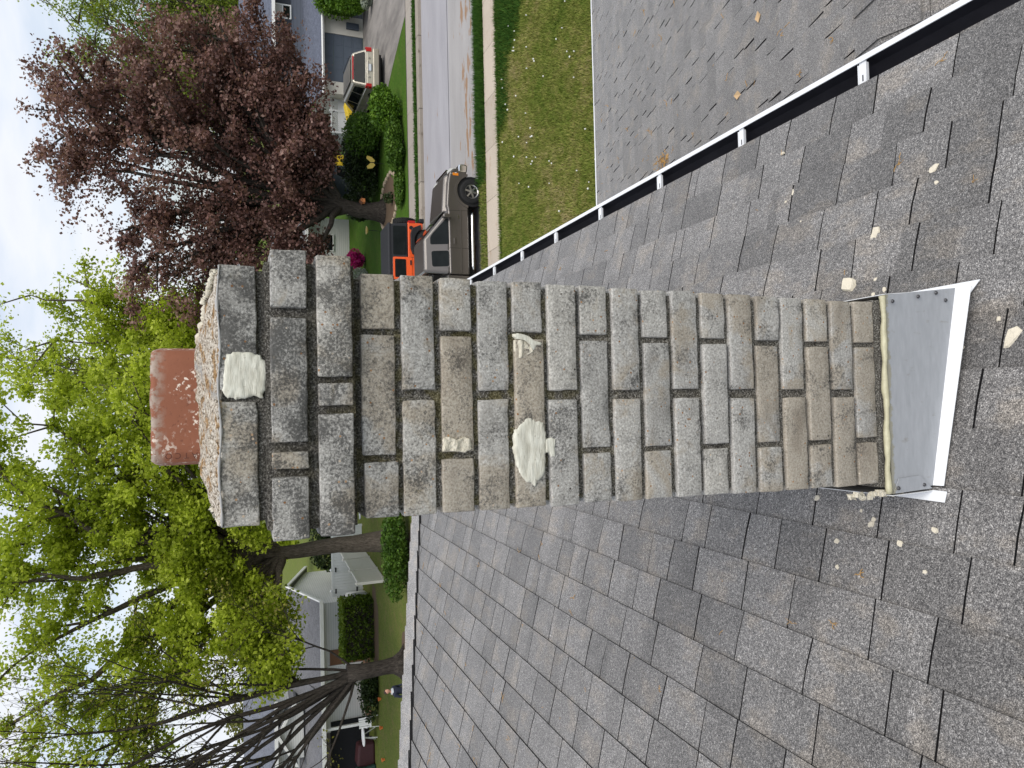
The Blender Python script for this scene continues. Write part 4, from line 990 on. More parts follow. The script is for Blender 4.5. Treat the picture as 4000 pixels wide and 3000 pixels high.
    for i in range(28):
        a = 2*math.pi*i/28
        for dx in (-0.07, 0.0, 0.07):
            aa = a+(0.11 if dx == 0 else 0); c, s_ = math.cos(aa), math.sin(aa)
            P = []
            for rr in (0.40, 0.432):
                for dt, dd in ((-0.03, -0.03), (0.03, -0.03), (0.03, 0.03), (-0.03, 0.03)): P.append((-2.30+dx+dd, 0.03+rr*c-dt*s_, 1.10+rr*s_+dt*c))
            tb.hexa(P)
    tb.build('tread_blocks', M['tyre'], spare)
    return t
jeep()
# ---- champagne minivan on the driveway, seen from behind
def van():
    t = empty('minivan', (16.72, 36.85, GZ+0.012), math.pi/2-R(3.4), 'champagne minivan parked on the driveway before the garage', 'minivan')
    paint = m_paint('champagne_paint', (0.44, 0.405, 0.325), 0.3, 0.45)
    L0, L1 = -2.52, 2.52; r = 0.335; ra = 0.40; zb = 0.30; xf, xr_ = 1.58, -1.46
    def arc(cx): return [(cx+ra*math.cos(a), r+ra*math.sin(a)) for a in np.linspace(math.asin((zb-r)/ra), math.pi-math.asin((zb-r)/ra), 10)]
    poly = [(L0+0.05, zb+0.02), (L0, 0.62), (L0+0.04, 1.02), (1.25, 0.98), (1.75, 0.95), (2.30, 0.82), (2.48, 0.66), (2.50, 0.42), (2.40, zb)]+arc(xf)+arc(xr_)
    b = MB().prism(poly, -0.97, 0.97).build('body', paint, t); bevel(b, 0.07, 3, 40)
    yg = lambda x, z: 0.955-(z-0.97)/0.8*0.20
    gh = MB().hexa([(L0+0.03, -0.955, 0.96), (1.85, -0.955, 0.93), (1.85, 0.955, 0.93), (L0+0.03, 0.955, 0.96), (L0+0.36, -0.755, 1.73), (0.55, -0.755, 1.76), (0.55, 0.755, 1.76), (L0+0.36, 0.755, 1.73)]).build('greenhouse', paint, t); bevel(gh, 0.10, 4)
    for sd in (-1, 1):
        side_panel('side_window', rounded([(-2.15, 1.07), (-1.25, 1.06), (-1.25, 1.56), (-1.92, 1.56)], 0.07), yg, sd, 0.004, M['glass'], t)
        side_panel('side_window', rounded([(-1.15, 1.05), (0.05, 1.03), (0.05, 1.58), (-1.15, 1.58)], 0.06), yg, sd, 0.004, M['glass'], t)
        side_panel('side_window', rounded([(0.15, 1.03), (1.25, 1.01), (0.45, 1.57), (0.15, 1.58)], 0.05), yg, sd, 0.004, M['glass'], t)
        side_panel('window_trim', [(-1.17, 1.015), (1.30, 0.985), (1.30, 1.01), (-1.17, 1.04)], lambda x, z: 0.962, sd, 0.008, M['chrome'], t)
        for xx in (-1.2, 0.10, 1.18): side_panel('door_seam', [(xx-0.006, 0.36), (xx+0.006, 0.36), (xx+0.006, 0.98), (xx-0.006, 0.98)], lambda x, z: 0.97, sd, 0.002, M['seam'], t)
        side_panel('side_moulding', [(-1.02, 0.55), (1.16, 0.55), (1.16, 0.62), (-1.02, 0.62)], lambda x, z: 0.97, sd, 0.015, paint, t, 0.006)
        for xx in (-1.05, 0.22): side_panel('door_handle', rounded([(xx, 0.84), (xx+0.2, 0.84), (xx+0.2, 0.89), (xx, 0.89)], 0.02), lambda x, z: 0.97, sd, 0.02, paint, t)
        for cx in (xf, xr_): wheel(t, cx, sd*0.87, r, 0.21, sd, 7, 0.68)
        tl = MB().hexa([(L0+0.02, sd*0.965-0.055, 0.74), (L0+0.16, sd*0.965-0.03, 0.74), (L0+0.16, sd*0.965+0.03, 0.74), (L0+0.02, sd*0.965+0.0, 0.74), (L0+0.06, sd*0.945-0.08, 1.06), (L0+0.22, sd*0.945-0.02, 1.06), (L0+0.22, sd*0.945+0.03, 1.06), (L0+0.06, sd*0.945-0.0, 1.06)]).build('tail_light', M['lamp_red'], t)
        tl2 = MB().box(L0-0.012, L0+0.08, min(sd*0.80, sd*0.955), max(sd*0.80, sd*0.955), 0.74, 1.03).build('tail_light', M['lamp_red'], t)
        mi = MB().box(1.02, 1.14, sd*0.95-(0.22 if sd < 0 else 0), sd*0.95+(0.22 if sd > 0 else 0), 1.02, 1.18).build('mirror', M['black_plastic'], t); bevel(mi, 0.04)
        MB().tube([(-1.9, sd*0.66, 1.775), (-1.85, sd*0.66, 1.81), (0.2, sd*0.66, 1.825), (0.25, sd*0.66, 1.785)], 0.018, 6).build('roof_rail', M['black_plastic'], t)
        hl = MB().box(2.28, 2.46, sd*0.72-0.17, sd*0.72+0.17, 0.60, 0.76).build('headlight', M['lamp_clear'], t)
    for cx in (xf, xr_): MB().prism([(cx+(ra-0.005)*math.cos(a), r+(ra-0.005)*math.sin(a)) for a in np.linspace(0, 2*math.pi, 18, endpoint=False)], -0.93, 0.93).build('wheel_well', M['black_plastic'], t)
    MB().box(-2.3, 2.3, -0.8, 0.8, 0.18, 0.36).build('underbody', M['black_plastic'], t)
    # tailgate
    MB().add([(L0+0.055, -0.78, 1.10), (L0+0.055, 0.78, 1.10), (L0+0.295, 0.66, 1.62), (L0+0.295, -0.66, 1.62)], [(0, 3, 2, 1)]).build('rear_window', M['glass'], t).location = (-0.016, 0, 0.004)
    MB().hexa([(L0+0.27, -0.60, 1.66), (L0+0.30, -0.60, 1.66), (L0+0.30, 0.60, 1.66), (L0+0.27, 0.60, 1.66), (L0+0.28, -0.58, 1.705), (L0+0.36, -0.58, 1.72), (L0+0.36, 0.58, 1.72), (L0+0.28, 0.58, 1.705)]).build('brake_light_bar', M['lamp_red'], t)
    bm = MB().prism(rounded([(L0-0.10, 0.36), (L0+0.10, 0.30), (L0+0.10, 0.66), (L0-0.09, 0.66)], 0.04), -0.95, 0.95).build('rear_bumper', paint, t); bevel(bm, 0.04)
    MB().box(L0-0.022, L0+0.02, -0.17, 0.17, 0.76, 0.90).build('number_plate', M['plate'], t)
    MB().box(L0-0.018, L0+0.02, -0.30, 0.30, 0.905, 0.955).build('plate_bar', M['chrome'], t)
    MB().box(L0-0.035, L0-0.021, -0.19, 0.19, 0.72, 0.755).build('plate_frame', M['black_plastic'], t)
    for yy, zz in ((0.47, 0.86), (-0.47, 0.86)): MB().prism([(yy+0.07*(1 if k % 2 == 0 else 0.4)*math.cos(k*math.pi/5), zz+0.07*(1 if k % 2 == 0 else 0.4)*math.sin(k*math.pi/5)) for k in range(10)], L0-0.018, L0+0.01, 'x').build('badge', M['chrome'], t)
    MB().add([(1.78, -0.82, 0.99), (1.78, 0.82, 0.99), (0.70, 0.66, 1.70), (0.70, -0.66, 1.70)], [(0, 1, 2, 3)]).build('windscreen', M['glass'], t).location = (0.03, 0, 0.03)
    t.scale = (1, 0.97, 0.91)
    rf = MB().box(-1.85, 0.35, -0.60, 0.60, 1.765, 1.785).build('roof_skin', plain('dark_van_roof', (0.20, 0.185, 0.16), 0.45), t); bevel(rf, 0.01)  # thin sheet that colours the roof darker than the body
    return t
van()

# ================================================================ buildings and fences beyond
def m_clap(name, a, pitch=0.115, dark=0.55, vertical=False):
    t = NT(name); p = t.pos(); q = t.xyz(p)
    f = t.math('FRACT', t.math('DIVIDE', t.math('ADD', q[0], q[1]) if vertical else q[2], pitch))
    n = t.noise(p, 0.9, 4, 0.6)
    c = t.mix(n, tuple(x*0.9 for x in a), tuple(min(1, x*1.05) for x in a))
    c = t.mix(t.math('MULTIPLY', t.math('GREATER_THAN', f, 0.86), 0.32), c, (0.05, 0.05, 0.05))
    t.bump(f, 0.6, 0.02)
    return t.done(c, 0.7, spec=0.25)
def m_roofing(name, a, course=0.16):
    t = NT(name); p = t.pos(); g = t.noise(p, 14, 4, 0.75); st = t.noise(t.map(p, (2.5, 2.5, 9)), 1.3, 4, 0.6); z = t.xyz(p)[2]
    f = t.math('FRACT', t.math('DIVIDE', z, course*0.33))
    c = t.ramp(g, [(0.3, tuple(x*0.6 for x in a)), (0.7, tuple(x*1.35 for x in a))])
    c = t.mix(1.0, c, t.ramp(st, [(0.3, 0.82), (0.7, 1.15)]), 'MULTIPLY')
    t.bump(t.math('ADD', f, g), 0.5, 0.02)
    return t.done(c, 0.9, spec=0.2)
M['blue_siding'] = m_clap('slate_blue_siding', (0.135, 0.15, 0.185), 0.2, vertical=False)
M['blue_roof'] = m_roofing('slate_blue_roofing', (0.115, 0.128, 0.165))
M['cream_wall'] = plain('cream_render', (0.58, 0.56, 0.50), 0.8, var=0.06)
M['white_trim'] = plain('white_trim_paint', (0.78, 0.78, 0.76), 0.6, var=0.05)
M['garage_paint'] = plain('blue_grey_door_paint', (0.085, 0.105, 0.135), 0.6, var=0.1)
M['shutter'] = plain('dark_shutter_paint', (0.030, 0.034, 0.045), 0.6)
M['pane'] = m_glass('window_pane'); M['curtain'] = plain('pale_curtain', (0.5, 0.5, 0.48), 0.9)
M['grey_roof'] = m_roofing('grey_roofing', (0.175, 0.175, 0.185))
M['grey_roof_b'] = m_roofing('blue_grey_roofing', (0.155, 0.165, 0.195))
M['white_siding'] = m_clap('white_siding', (0.76, 0.755, 0.73), 0.13)
M['vinyl'] = plain('white_vinyl', (0.72, 0.74, 0.75), 0.45, var=0.05)
M['vinyl_cream'] = plain('weathered_vinyl', (0.62, 0.60, 0.54), 0.5, var=0.08)
M['brown_wall'] = plain('taupe_siding', (0.27, 0.245, 0.22), 0.8)
M['dark_void'] = plain('dark_interior', (0.018, 0.018, 0.02), 0.9)
M['brick_red'] = plain('brown_brick', (0.24, 0.14, 0.09), 0.9, var=0.3)
def window(parent, org, x0, x1, z0, z1, y, fr=0.06, shutters=0.0, half=True):
    w = MB(); w.box(x0-fr, x1+fr, y-0.07, y, z1, z1+fr); w.box(x0-fr, x1+fr, y-0.09, y, z0-fr, z0); w.box(x0-fr, x0, y-0.07, y, z0+0.0005, z1-0.0005); w.box(x1, x1+fr, y-0.07, y, z0+0.0005, z1-0.0005)
    zm = (z0+z1)/2; w.box(x0+0.001, x1-0.001, y-0.06, y-0.01, zm-0.025, zm+0.025)
    wo_ = w.build('window', M['white_trim'], parent, org)
    MB().box(x0+0.001, x1-0.001, y-0.03, y-0.012, z0+0.001, zm-0.026).build('pane', M['pane'], wo_, org).location = (0, 0, 0)
    MB().box(x0+0.001, x1-0.001, y-0.03, y-0.012, zm+0.026, z1-0.001).build('pane', M['curtain'] if half else M['pane'], wo_, org)
    if shutters:
        for a, b in ((x0-fr-shutters-0.03, x0-fr-0.03), (x1+fr+0.03, x1+fr+0.03+shutters)): MB().box(a, b, y-0.05, y, z0-0.04, z1+0.04).build('shutter', M['shutter'], wo_, org)
    return wo_
def gable_roof(name, x0, x1, y0, y1, ze, zr_, axis, mat, parent, org, th=0.14, ov=0.0):
    """axis 'x': ridge runs along x"""
    mb = MB()
    if axis == 'x':
        ym = (y0+y1)/2; A = [(y0, ze), (ym, zr_), (y1, ze), (y1, ze-th), (ym, zr_-th), (y0, ze-th)]
        mb.prism(A, x0, x1, 'x')
    else:
        xm = (x0+x1)/2; A = [(x0, ze), (xm, zr_), (x1, ze), (x1, ze-th), (xm, zr_-th), (x0, ze-th)]
        mb.prism(A, y0, y1, 'y')
    return mb.build(name, mat, parent, org)
# ---- slate-blue house with garage, upper right of the photo when held upright
B0 = np.array([21.5, 44.0, GZ])
bh = empty('blue_house', B0, label='slate-blue house with a blue-grey garage door behind the minivan', cat='house')
YG = 40.5
box('garage_wall', (17.75, 18.44, YG, YG+0.2, GZ, 2.62), M['cream_wall'], bh, B0)
box('garage_wall', (21.2, 22.3, YG, YG+0.2, GZ, 2.62), M['cream_wall'], bh, B0)
box('garage_wall', (18.441, 21.199, YG, YG+0.2, 2.36, 2.62), M['cream_wall'], bh, B0)
box('garage_wall', (22.301, 31, YG+0.02, YG+0.2, GZ, 2.62), M['blue_siding'], bh, B0)
box('garage_wall', (17.75, 17.95, YG+0.21, 48, GZ, 2.62), M['cream_wall'], bh, B0)
gd = MB()
for i in range(4):
    gd.box(18.443, 21.197, YG+0.06, YG+0.10, GZ+0.01+i*0.555, GZ+0.555*(i+1))
gdo = gd.build('garage_door', M['garage_paint'], bh, B0)
for i in range(4):
    for j in range(4):
        a = 18.443+0.05+j*0.688; z_ = GZ+0.01+i*0.555
        MB().box(a+0.02, a+0.62, YG+0.048, YG+0.06, z_+0.09, z_+0.46).build('door_panel', M['garage_paint'], gdo, B0)
tr = MB(); tr.box(17.5, 31, YG-0.42, YG-0.36, 2.34, 2.50); tr.build('fascia', M['white_trim'], bh, B0)
gp = MB().hexa([(17.5, YG-0.40, 2.40), (31, YG-0.40, 2.40), (31, YG+2.4, 3.20), (17.5, YG+2.4, 3.20), (17.5, YG-0.40, 2.52), (31, YG-0.40, 2.52), (31, YG+2.4, 3.34), (17.5, YG+2.4, 3.34)]).build('garage_roof', M['blue_roof'], bh, B0)
MB().tube([(17.5, YG-0.47, 2.45), (31, YG-0.47, 2.45)], 0.05, 8).build('gutter', M['white_trim'], bh, B0)
box('upper_wall', (18.8, 31, 42.6, 48.5, 2.9, 5.05), M['blue_siding'], bh, B0)
window(bh, B0, 22.75, 23.45, 3.98, 4.78, 42.6, 0.07, 0.42)
window(bh, B0, 26.2, 27.0, 3.98, 4.78, 42.6, 0.07, 0.42)
box('corner_trim', (18.72, 18.86, 42.52, 42.6, 3.0, 5.0), M['white_trim'], bh, B0)
gable_roof('main_roof', 18.3, 31.6, 42.0, 49.1, 5.0, 6.75, 'x', M['blue_roof'], bh, B0)
box('main_fascia', (18.3, 31.6, 41.92, 41.995, 4.84, 5.02), M['white_trim'], bh, B0)
box('meter_box', (21.55, 21.9, YG-0.14, YG-0.003, GZ+0.25, GZ+0.95), M['garage_paint'], bh, B0)
# ---- white lattice fence beside the garage
F0 = np.array([16.9, 41.2, GZ])
lf = empty('lattice_fence', F0, label='white lattice-top fence beside the garage behind the minivan', cat='fence')
for xx in (15.75, 17.0, 17.66): box('post', (xx, xx+0.10, 41.15, 41.25, GZ, 2.0), M['vinyl'], lf, F0)
for xa, xb in ((15.852, 16.998), (17.102, 17.658)):
    box('panel', (xa, xb, 41.18, 41.22, GZ+0.05, 1.42), M['vinyl'], lf, F0); box('rail', (xa, xb, 41.17, 41.23, 1.422, 1.49), M['vinyl'], lf, F0); box('rail', (xa, xb, 41.17, 41.23, 1.86, 1.93), M['vinyl'], lf, F0)
    la = MB(); n = int((xb-xa+0.37)/0.11)
    for i in range(n):
        for sgn in (1, -1):
            x0_ = xa-0.37+i*0.11 if sgn > 0 else xa+i*0.11
            a = np.array([x0_, 0, 1.49]); b = np.array([x0_+0.37*sgn, 0, 1.86])
            if sgn < 0: a[0] += 0.0; 
            # clip to the panel
            def cl(p, q):
                d = q-p; t0, t1 = 0.0, 1.0
                for lim, s_ in ((xa, 1), (xb, -1)):
                    if abs(d[0]) < 1e-9: continue
                    t_ = (lim-p[0])/d[0]
                    if (d[0] > 0) == (s_ > 0): t0 = max(t0, t_)
                    else: t1 = min(t1, t_)
                return (p+d*t0, p+d*t1) if t1-t0 > 0.05 else None
            c = cl(a, b)
            if c is None: continue
            yy = 41.195 if sgn > 0 else 41.203
            w = 0.018*1.414
            la.add([(c[0][0]-w*0.5, yy, c[0][2]), (c[0][0]+w*0.5, yy, c[0][2]), (c[1][0]+w*0.5, yy, c[1][2]), (c[1][0]-w*0.5, yy, c[1][2]), (c[0][0]-w*0.5, yy+0.006, c[0][2]), (c[0][0]+w*0.5, yy+0.006, c[0][2]), (c[1][0]+w*0.5, yy+0.006, c[1][2]), (c[1][0]-w*0.5, yy+0.006, c[1][2])], [(0, 1, 2, 3), (7, 6, 5, 4), (0, 4, 5, 1), (1, 5, 6, 2), (2, 6, 7, 3), (3, 7, 4, 0)])
    la.build('lattice', M['vinyl'], lf, F0)
box('panel', (15.76, 15.81, 41.26, 44.0, GZ+0.05, 1.95), M['vinyl'], lf, F0)
# ---- small carport of the next house, half hidden by the red maple
C0 = np.array([14.0, 45.0, GZ])
cp = empty('carport', C0, label='dark open carport with pale roof edge left of the lattice fence', cat='carport')
box('back_wall', (12.6, 15.7, 46.0, 46.15, GZ, 2.6), M['garage_paint'], cp, C0)
box('side_wall', (12.4, 12.6, 43.2, 46.15, GZ, 2.55), M['white_siding'], cp, C0)
MB().hexa([(12.2, 42.7, 2.45), (15.8, 42.7, 2.45), (15.8, 46.4, 3.1), (12.2, 46.4, 3.1), (12.2, 42.7, 2.6), (15.8, 42.7, 2.6), (15.8, 46.4, 3.25), (12.2, 46.4, 3.25)]).build('roof', M['grey_roof'], cp, C0)
box('fascia', (12.2, 15.8, 42.62, 42.69, 2.43, 2.6), M['white_trim'], cp, C0)
box('post', (15.55, 15.67, 42.9, 43.02, GZ, 2.5), M['white_trim'], cp, C0)
# ---- white house behind the red maple
W0 = np.array([9.0, 50.0, GZ])
wh = empty('white_house', W0, label='pale grey-roofed house half hidden behind the red maple', cat='house')
box('wall', (4.0, 12.3, 47.0, 54.0, GZ, 3.0), M['white_siding'], wh, W0)
gable_roof('roof', 3.5, 12.9, 46.4, 54.6, 2.95, 4.9, 'x', M['grey_roof'], wh, W0)
box('fascia', (3.5, 12.9, 46.3, 46.39, 2.78, 2.98), M['white_trim'], wh, W0)
window(wh, W0, 7.2, 8.4, 1.2, 2.3, 47.0); window(wh, W0, 10.2, 11.2, 1.2, 2.3, 47.0)
box('porch_wall', (5.2, 8.8, 45.6, 46.2, GZ, 0.85), plain('stone_porch', (0.30, 0.26, 0.2), 0.9, var=0.35, scale=5), wh, W0)
box('porch_rail', (5.2, 8.8, 45.5, 45.58, 0.9, 0.98), M['white_trim'], wh, W0)
# ---- left: white gabled house, its hedge and fences
L0_ = np.array([-15.0, 47.0, GZ])
lh = empty('gabled_house', L0_, label='white gabled house with grey roof behind the clipped hedge', cat='house')
HY0, HY1, HYM = 42.7, 51.2, 46.6
box('wall', (-18.8, -11.35, HY0, HY1, GZ, 2.9), M['white_siding'], lh, L0_)
for xa, xb in ((-11.65, -11.355), (-18.79, -18.5)): MB().prism([(HY0, 2.901), (HYM, 4.22), (HY1, 2.901)], xa, xb, 'x').build('gable', M['white_siding'], lh, L0_)
mb = MB(); A_ = [(HY0-0.55, 2.86), (HYM, 4.42), (HY1+0.5, 2.86), (HY1+0.5, 2.72), (HYM, 4.28), (HY0-0.55, 2.72)]
mb.prism(A_, -19.2, -11.12, 'x'); mb.build('roof', M['grey_roof'], lh, L0_)
bb = MB(); bb.prism([(HY0-0.6, 2.70), (HYM, 4.29), (HY1+0.55, 2.70), (HY1+0.55, 2.90), (HYM, 4.46), (HY0-0.6, 2.90)], -11.119, -11.03, 'x'); bb.build('barge_board', M['white_trim'], lh, L0_)
box('fascia', (-19.2, -11.12, HY0-0.64, HY0-0.555, 2.68, 2.88), M['white_trim'], lh, L0_)
window(lh, L0_, -16.6, -15.4, 1.3, 2.3, HY0)
box('door', (-14.95, -14.1, HY0-0.07, HY0-0.002, GZ+0.3, 2.3), plain('brown_door', (0.20, 0.10, 0.05), 0.6), lh, L0_)
box('door_frame', (-15.05, -14.97, HY0-0.08, HY0-0.002, GZ+0.3, 2.38), M['white_trim'], lh, L0_)
box('porch_floor', (-17.8, -13.9, HY0-0.9, HY0-0.002, GZ, 0.42), M['brick_red'], lh, L0_)
# tall white gate fence
G0 = np.array([-9.8, 43.9, GZ])
gf = empty('gate_fence', G0, label='tall white vinyl double gate beside the gabled house', cat='fence')
xg = [-7.2, -8.45, -9.75, -11.02, -11.75]
for xx in xg: 
    box('post', (xx-0.06, xx+0.06, 43.84, 43.96, GZ, 2.02), M['vinyl'], gf, G0)
    MB().hexa([(xx-0.08, 43.82, 2.021), (xx+0.08, 43.82, 2.021), (xx+0.08, 43.98, 2.021), (xx-0.08, 43.98, 2.021), (xx-0.01, 43.89, 2.10), (xx+0.01, 43.89, 2.10), (xx+0.01, 43.91, 2.10), (xx-0.01, 43.91, 2.10)]).build('post_cap', M['vinyl'], gf, G0)
for a, b in zip(xg[1:], xg[:-1]):
    lo, hi = a+0.061, b-0.061; nb = max(2, int((hi-lo)/0.16)); bw = (hi-lo)/nb
    for i in range(nb): MB().box(lo+i*bw+0.004, lo+(i+1)*bw-0.004, 43.885, 43.915, GZ+0.13, 1.85).build('board', M['vinyl'], gf, G0)
    for z0, z1 in ((GZ+0.03, GZ+0.128), (1.852, 1.98)): box('rail', (lo+0.001, hi-0.001, 43.87, 43.93, z0, z1), M['vinyl'], gf, G0)
for xx in (-9.75, -11.02, -8.45):
    for z_ in (0.45, 1.7): box('hinge', (xx-0.14, xx+0.14, 43.825, 43.838, z_, z_+0.09), M['black_plastic'], gf, G0)
# low fence coming towards the viewer
S0 = np.array([-8.8, 40.5, GZ])
sf = empty('privacy_fence', S0, label='white privacy fence running from the gate towards the green hedge', cat='fence')
pa, pb_ = np.array([-8.55, 43.75]), np.array([-8.95, 36.6])
N = 3
for i in range(N+1):
    q = pa+(pb_-pa)*i/N
    box('post', (q[0]-0.07, q[0]+0.07, q[1]-0.07, q[1]+0.07, GZ, 1.62), M['vinyl_cream'], sf, S0)
    MB().hexa([(q[0]-0.09, q[1]-0.09, 1.621), (q[0]+0.09, q[1]-0.09, 1.621), (q[0]+0.09, q[1]+0.09, 1.621), (q[0]-0.09, q[1]+0.09, 1.621), (q[0]-0.01, q[1]-0.01, 1.71), (q[0]+0.01, q[1]-0.01, 1.71), (q[0]+0.01, q[1]+0.01, 1.71), (q[0]-0.01, q[1]+0.01, 1.71)]).build('post_cap', M['vinyl_cream'], sf, S0)
    if i < N:
        q2 = pa+(pb_-pa)*(i+1)/N; d = (q2-q)/np.linalg.norm(q2-q); nn = np.array([-d[1], d[0]]); s0, s1 = q+d*0.075, q2-d*0.075
        ln = np.linalg.norm(s1-s0); nb = int(ln/0.2)
        def slab(nm, u0, u1, z0, z1, hw):
            P = []
            for z_ in (z0, z1):
                for u_, s_ in ((u0, -1), (u1, -1), (u1, 1), (u0, 1)):
                    c = s0+d*u_+nn*hw*s_; P.append((c[0], c[1], z_))
            return MB().hexa(P).build(nm, M['vinyl_cream'], sf, S0)
        for j in range(nb): slab('board', ln*j/nb+0.004, ln*(j+1)/nb-0.004, GZ+0.13, 1.42, 0.015)
        slab('rail', 0.001, ln-0.001, GZ+0.03, GZ+0.129, 0.035); slab('rail', 0.001, ln-0.001, 1.421, 1.56, 0.04)
# air conditioner and white drums by the house corner
A0 = np.array([-11.3, 42.4, GZ])
ac = empty('air_conditioner', A0, label='grey air conditioner unit at the corner of the clipped hedge', cat='air conditioner')
M['ac_grey'] = plain('grey_enamel', (0.30, 0.31, 0.32), 0.5)
o = MB().box(-11.65, -10.95, 42.1, 42.75, GZ, GZ+0.85).build('cabinet', M['ac_grey'], ac, A0); bevel(o, 0.05)
for i in range(9): box('louvre', (-11.6, -11.0, 42.085, 42.099, GZ+0.1+i*0.075, GZ+0.135+i*0.075), M['ac_grey'], ac, A0)
MB().lathe([(0.26, 0), (0.26, 0.02), (0.2, 0.05), (0, 0.06)], (-11.3, 42.42, GZ+0.851), 'z', 20).build('fan_grille', M['black_plastic'], ac, A0)
for k, (xx, yy, lab) in enumerate(((-11.2, 43.2, 'white round canister behind the air conditioner, nearer the gate'), (-11.65, 43.2, 'white round canister behind the air conditioner, nearer the hedge'))):
    tn = empty('canister', (xx, yy, GZ), 0, lab, 'canister', 'white canisters by the gate')
    MB().lathe([(0.0, 0.0), (0.17, 0.0), (0.2, 0.08), (0.2, 1.0), (0.16, 1.12), (0.07, 1.17), (0.0, 1.18)], (0, 0, 0), 'z', 18).build('tank', M['white_trim'], tn, smooth=True)
    MB().lathe([(0.0, 1.18), (0.05, 1.18), (0.05, 1.25), (0, 1.25)], (0, 0, 0), 'z', 10).build('valve', M['black_plastic'], tn)
# ---- far-left house with carport
Q0 = np.array([-21.5, 46.5, GZ])
qh = empty('far_left_house', Q0, label='cream and grey house with blue-grey roof behind the bare tree', cat='house')
box('wall', (-29, -16.6, 43.0, 50.0, GZ, 3.2), M['brown_wall'], qh, Q0)
MB().hexa([(-29.5, 41.6, 2.75), (-16.2, 41.6, 2.75), (-16.2, 45.5, 3.75), (-29.5, 45.5, 3.75), (-29.5, 41.6, 2.9), (-16.2, 41.6, 2.9), (-16.2, 45.5, 3.92), (-29.5, 45.5, 3.92)]).build('lower_roof', M['grey_roof'], qh, Q0)
box('lower_fascia', (-29.5, -16.2, 41.5, 41.595, 2.70, 2.92), M['white_trim'], qh, Q0)
box('upper_wall', (-29, -17.6, 45.3, 52, 3.0, 5.35), M['white_siding'], qh, Q0)
MB().prism([(-20.6, 3.7), (-17.5, 3.7), (-17.5, 4.25), (-19.05, 5.05), (-20.6, 4.25)], 44.2, 46.0, 'y').build('dormer', M['white_siding'], qh, Q0)
gable_roof('dormer_roof', -20.9, -17.2, 44.0, 47.6, 4.2, 5.2, 'y', M['grey_roof'], qh, Q0)
d_ = MB().prism([(-20.95, 4.02), (-19.05, 5.06), (-17.15, 4.02), (-17.15, 4.2), (-19.05, 5.24), (-20.95, 4.2)], 43.92, 43.995, 'y').build('dormer_trim', M['white_trim'], qh, Q0)
window(qh, Q0, -22.9, -21.7, 4.1, 5.0, 45.3, half=False)
gable_roof('main_roof', -29.8, -17.2, 44.5, 53.0, 5.3, 7.0, 'x', M['grey_roof_b'], qh, Q0)
box('main_fascia', (-29.8, -17.2, 44.4, 44.495, 5.12, 5.32), M['white_trim'], qh, Q0)
box('carport_void', (-28.9, -18.2, 42.6, 42.995, GZ, 2.3), M['dark_void'], qh, Q0)
for xx in (-18.2, -22.6, -27.0): box('carport_post', (xx-0.07, xx+0.07, 41.7, 41.84, GZ, 2.72), M['white_trim'], qh, Q0)

# ================================================================ trees, shrubs and hedges
def m_leaf(name, stops, trans=0.35, rough=0.55):
    t = NT(name); tone = t.attr('tone'); c = t.ramp(tone, stops)
    tr = t.n.new('ShaderNodeBsdfTranslucent'); t.set(tr.inputs['Color'], t.mix(1.0, c, (1.25, 1.3, 0.9), 'MULTIPLY'))
    ms = t.n.new('ShaderNodeMixShader'); ms.inputs[0].default_value = trans
    t.done(c, rough, spec=0.25)
    t.l.new(t.b.outputs[0], ms.inputs[1]); t.l.new(tr.outputs[0], ms.inputs[2]); t.l.new(ms.outputs[0], t.out.inputs['Surface'])
    return t.m
def m_bark(name, a, b):
    t = NT(name); p = t.pos(); n = t.noise(t.map(p, (6, 6, 1.1)), 3.5, 5, 0.7); g = t.noise(t.map(p, (1, 1, 0.3)), 30, 4)
    c = t.mix(t.ramp(n, [(0.35, 0.0), (0.65, 1.0)]), a, b); c = t.mix(1.0, c, t.ramp(g, [(0.3, 0.75), (0.7, 1.2)]), 'MULTIPLY')
    t.bump(t.math('ADD', n, g), 0.9, 0.03); return t.done(c, 0.95, spec=0.1)
M['bark'] = m_bark('grey_brown_bark', (0.055, 0.045, 0.036), (0.15, 0.125, 0.10))
M['bark_dark'] = m_bark('dark_bark', (0.022, 0.019, 0.016), (0.075, 0.064, 0.054))
M['leaf_green'] = m_leaf('spring_maple_leaves', [(0.0, (0.15, 0.19, 0.014)), (0.35, (0.29, 0.36, 0.028)), (0.7, (0.45, 0.52, 0.055)), (1.0, (0.62, 0.68, 0.13))], 0.5)
M['leaf_red'] = m_leaf('purple_maple_leaves', [(0.0, (0.050, 0.026, 0.023)), (0.4, (0.14, 0.070, 0.060)), (0.75, (0.26, 0.145, 0.122)), (1.0, (0.42, 0.28, 0.235))], 0.30, 0.45)
M['leaf_lime'] = m_leaf('lime_willow_leaves', [(0.0, (0.085, 0.125, 0.018)), (0.5, (0.20, 0.27, 0.035)), (1.0, (0.36, 0.40, 0.075))], 0.45)
M['leaf_bud'] = m_leaf('yellow_green_buds', [(0.0, (0.10, 0.095, 0.02)), (0.5, (0.23, 0.21, 0.035)), (1.0, (0.34, 0.33, 0.08))], 0.35)
M['leaf_olive'] = m_leaf('olive_leaves', [(0.0, (0.05, 0.06, 0.015)), (0.5, (0.12, 0.13, 0.03)), (1.0, (0.22, 0.21, 0.06))], 0.35)
M['leaf_dark'] = m_leaf('dark_evergreen_leaves', [(0.0, (0.010, 0.018, 0.006)), (0.5, (0.026, 0.045, 0.012)), (1.0, (0.055, 0.085, 0.018))], 0.15)
M['leaf_shrub'] = m_leaf('green_shrub_leaves', [(0.0, (0.024, 0.055, 0.008)), (0.5, (0.060, 0.125, 0.014)), (1.0, (0.115, 0.20, 0.024))], 0.3)
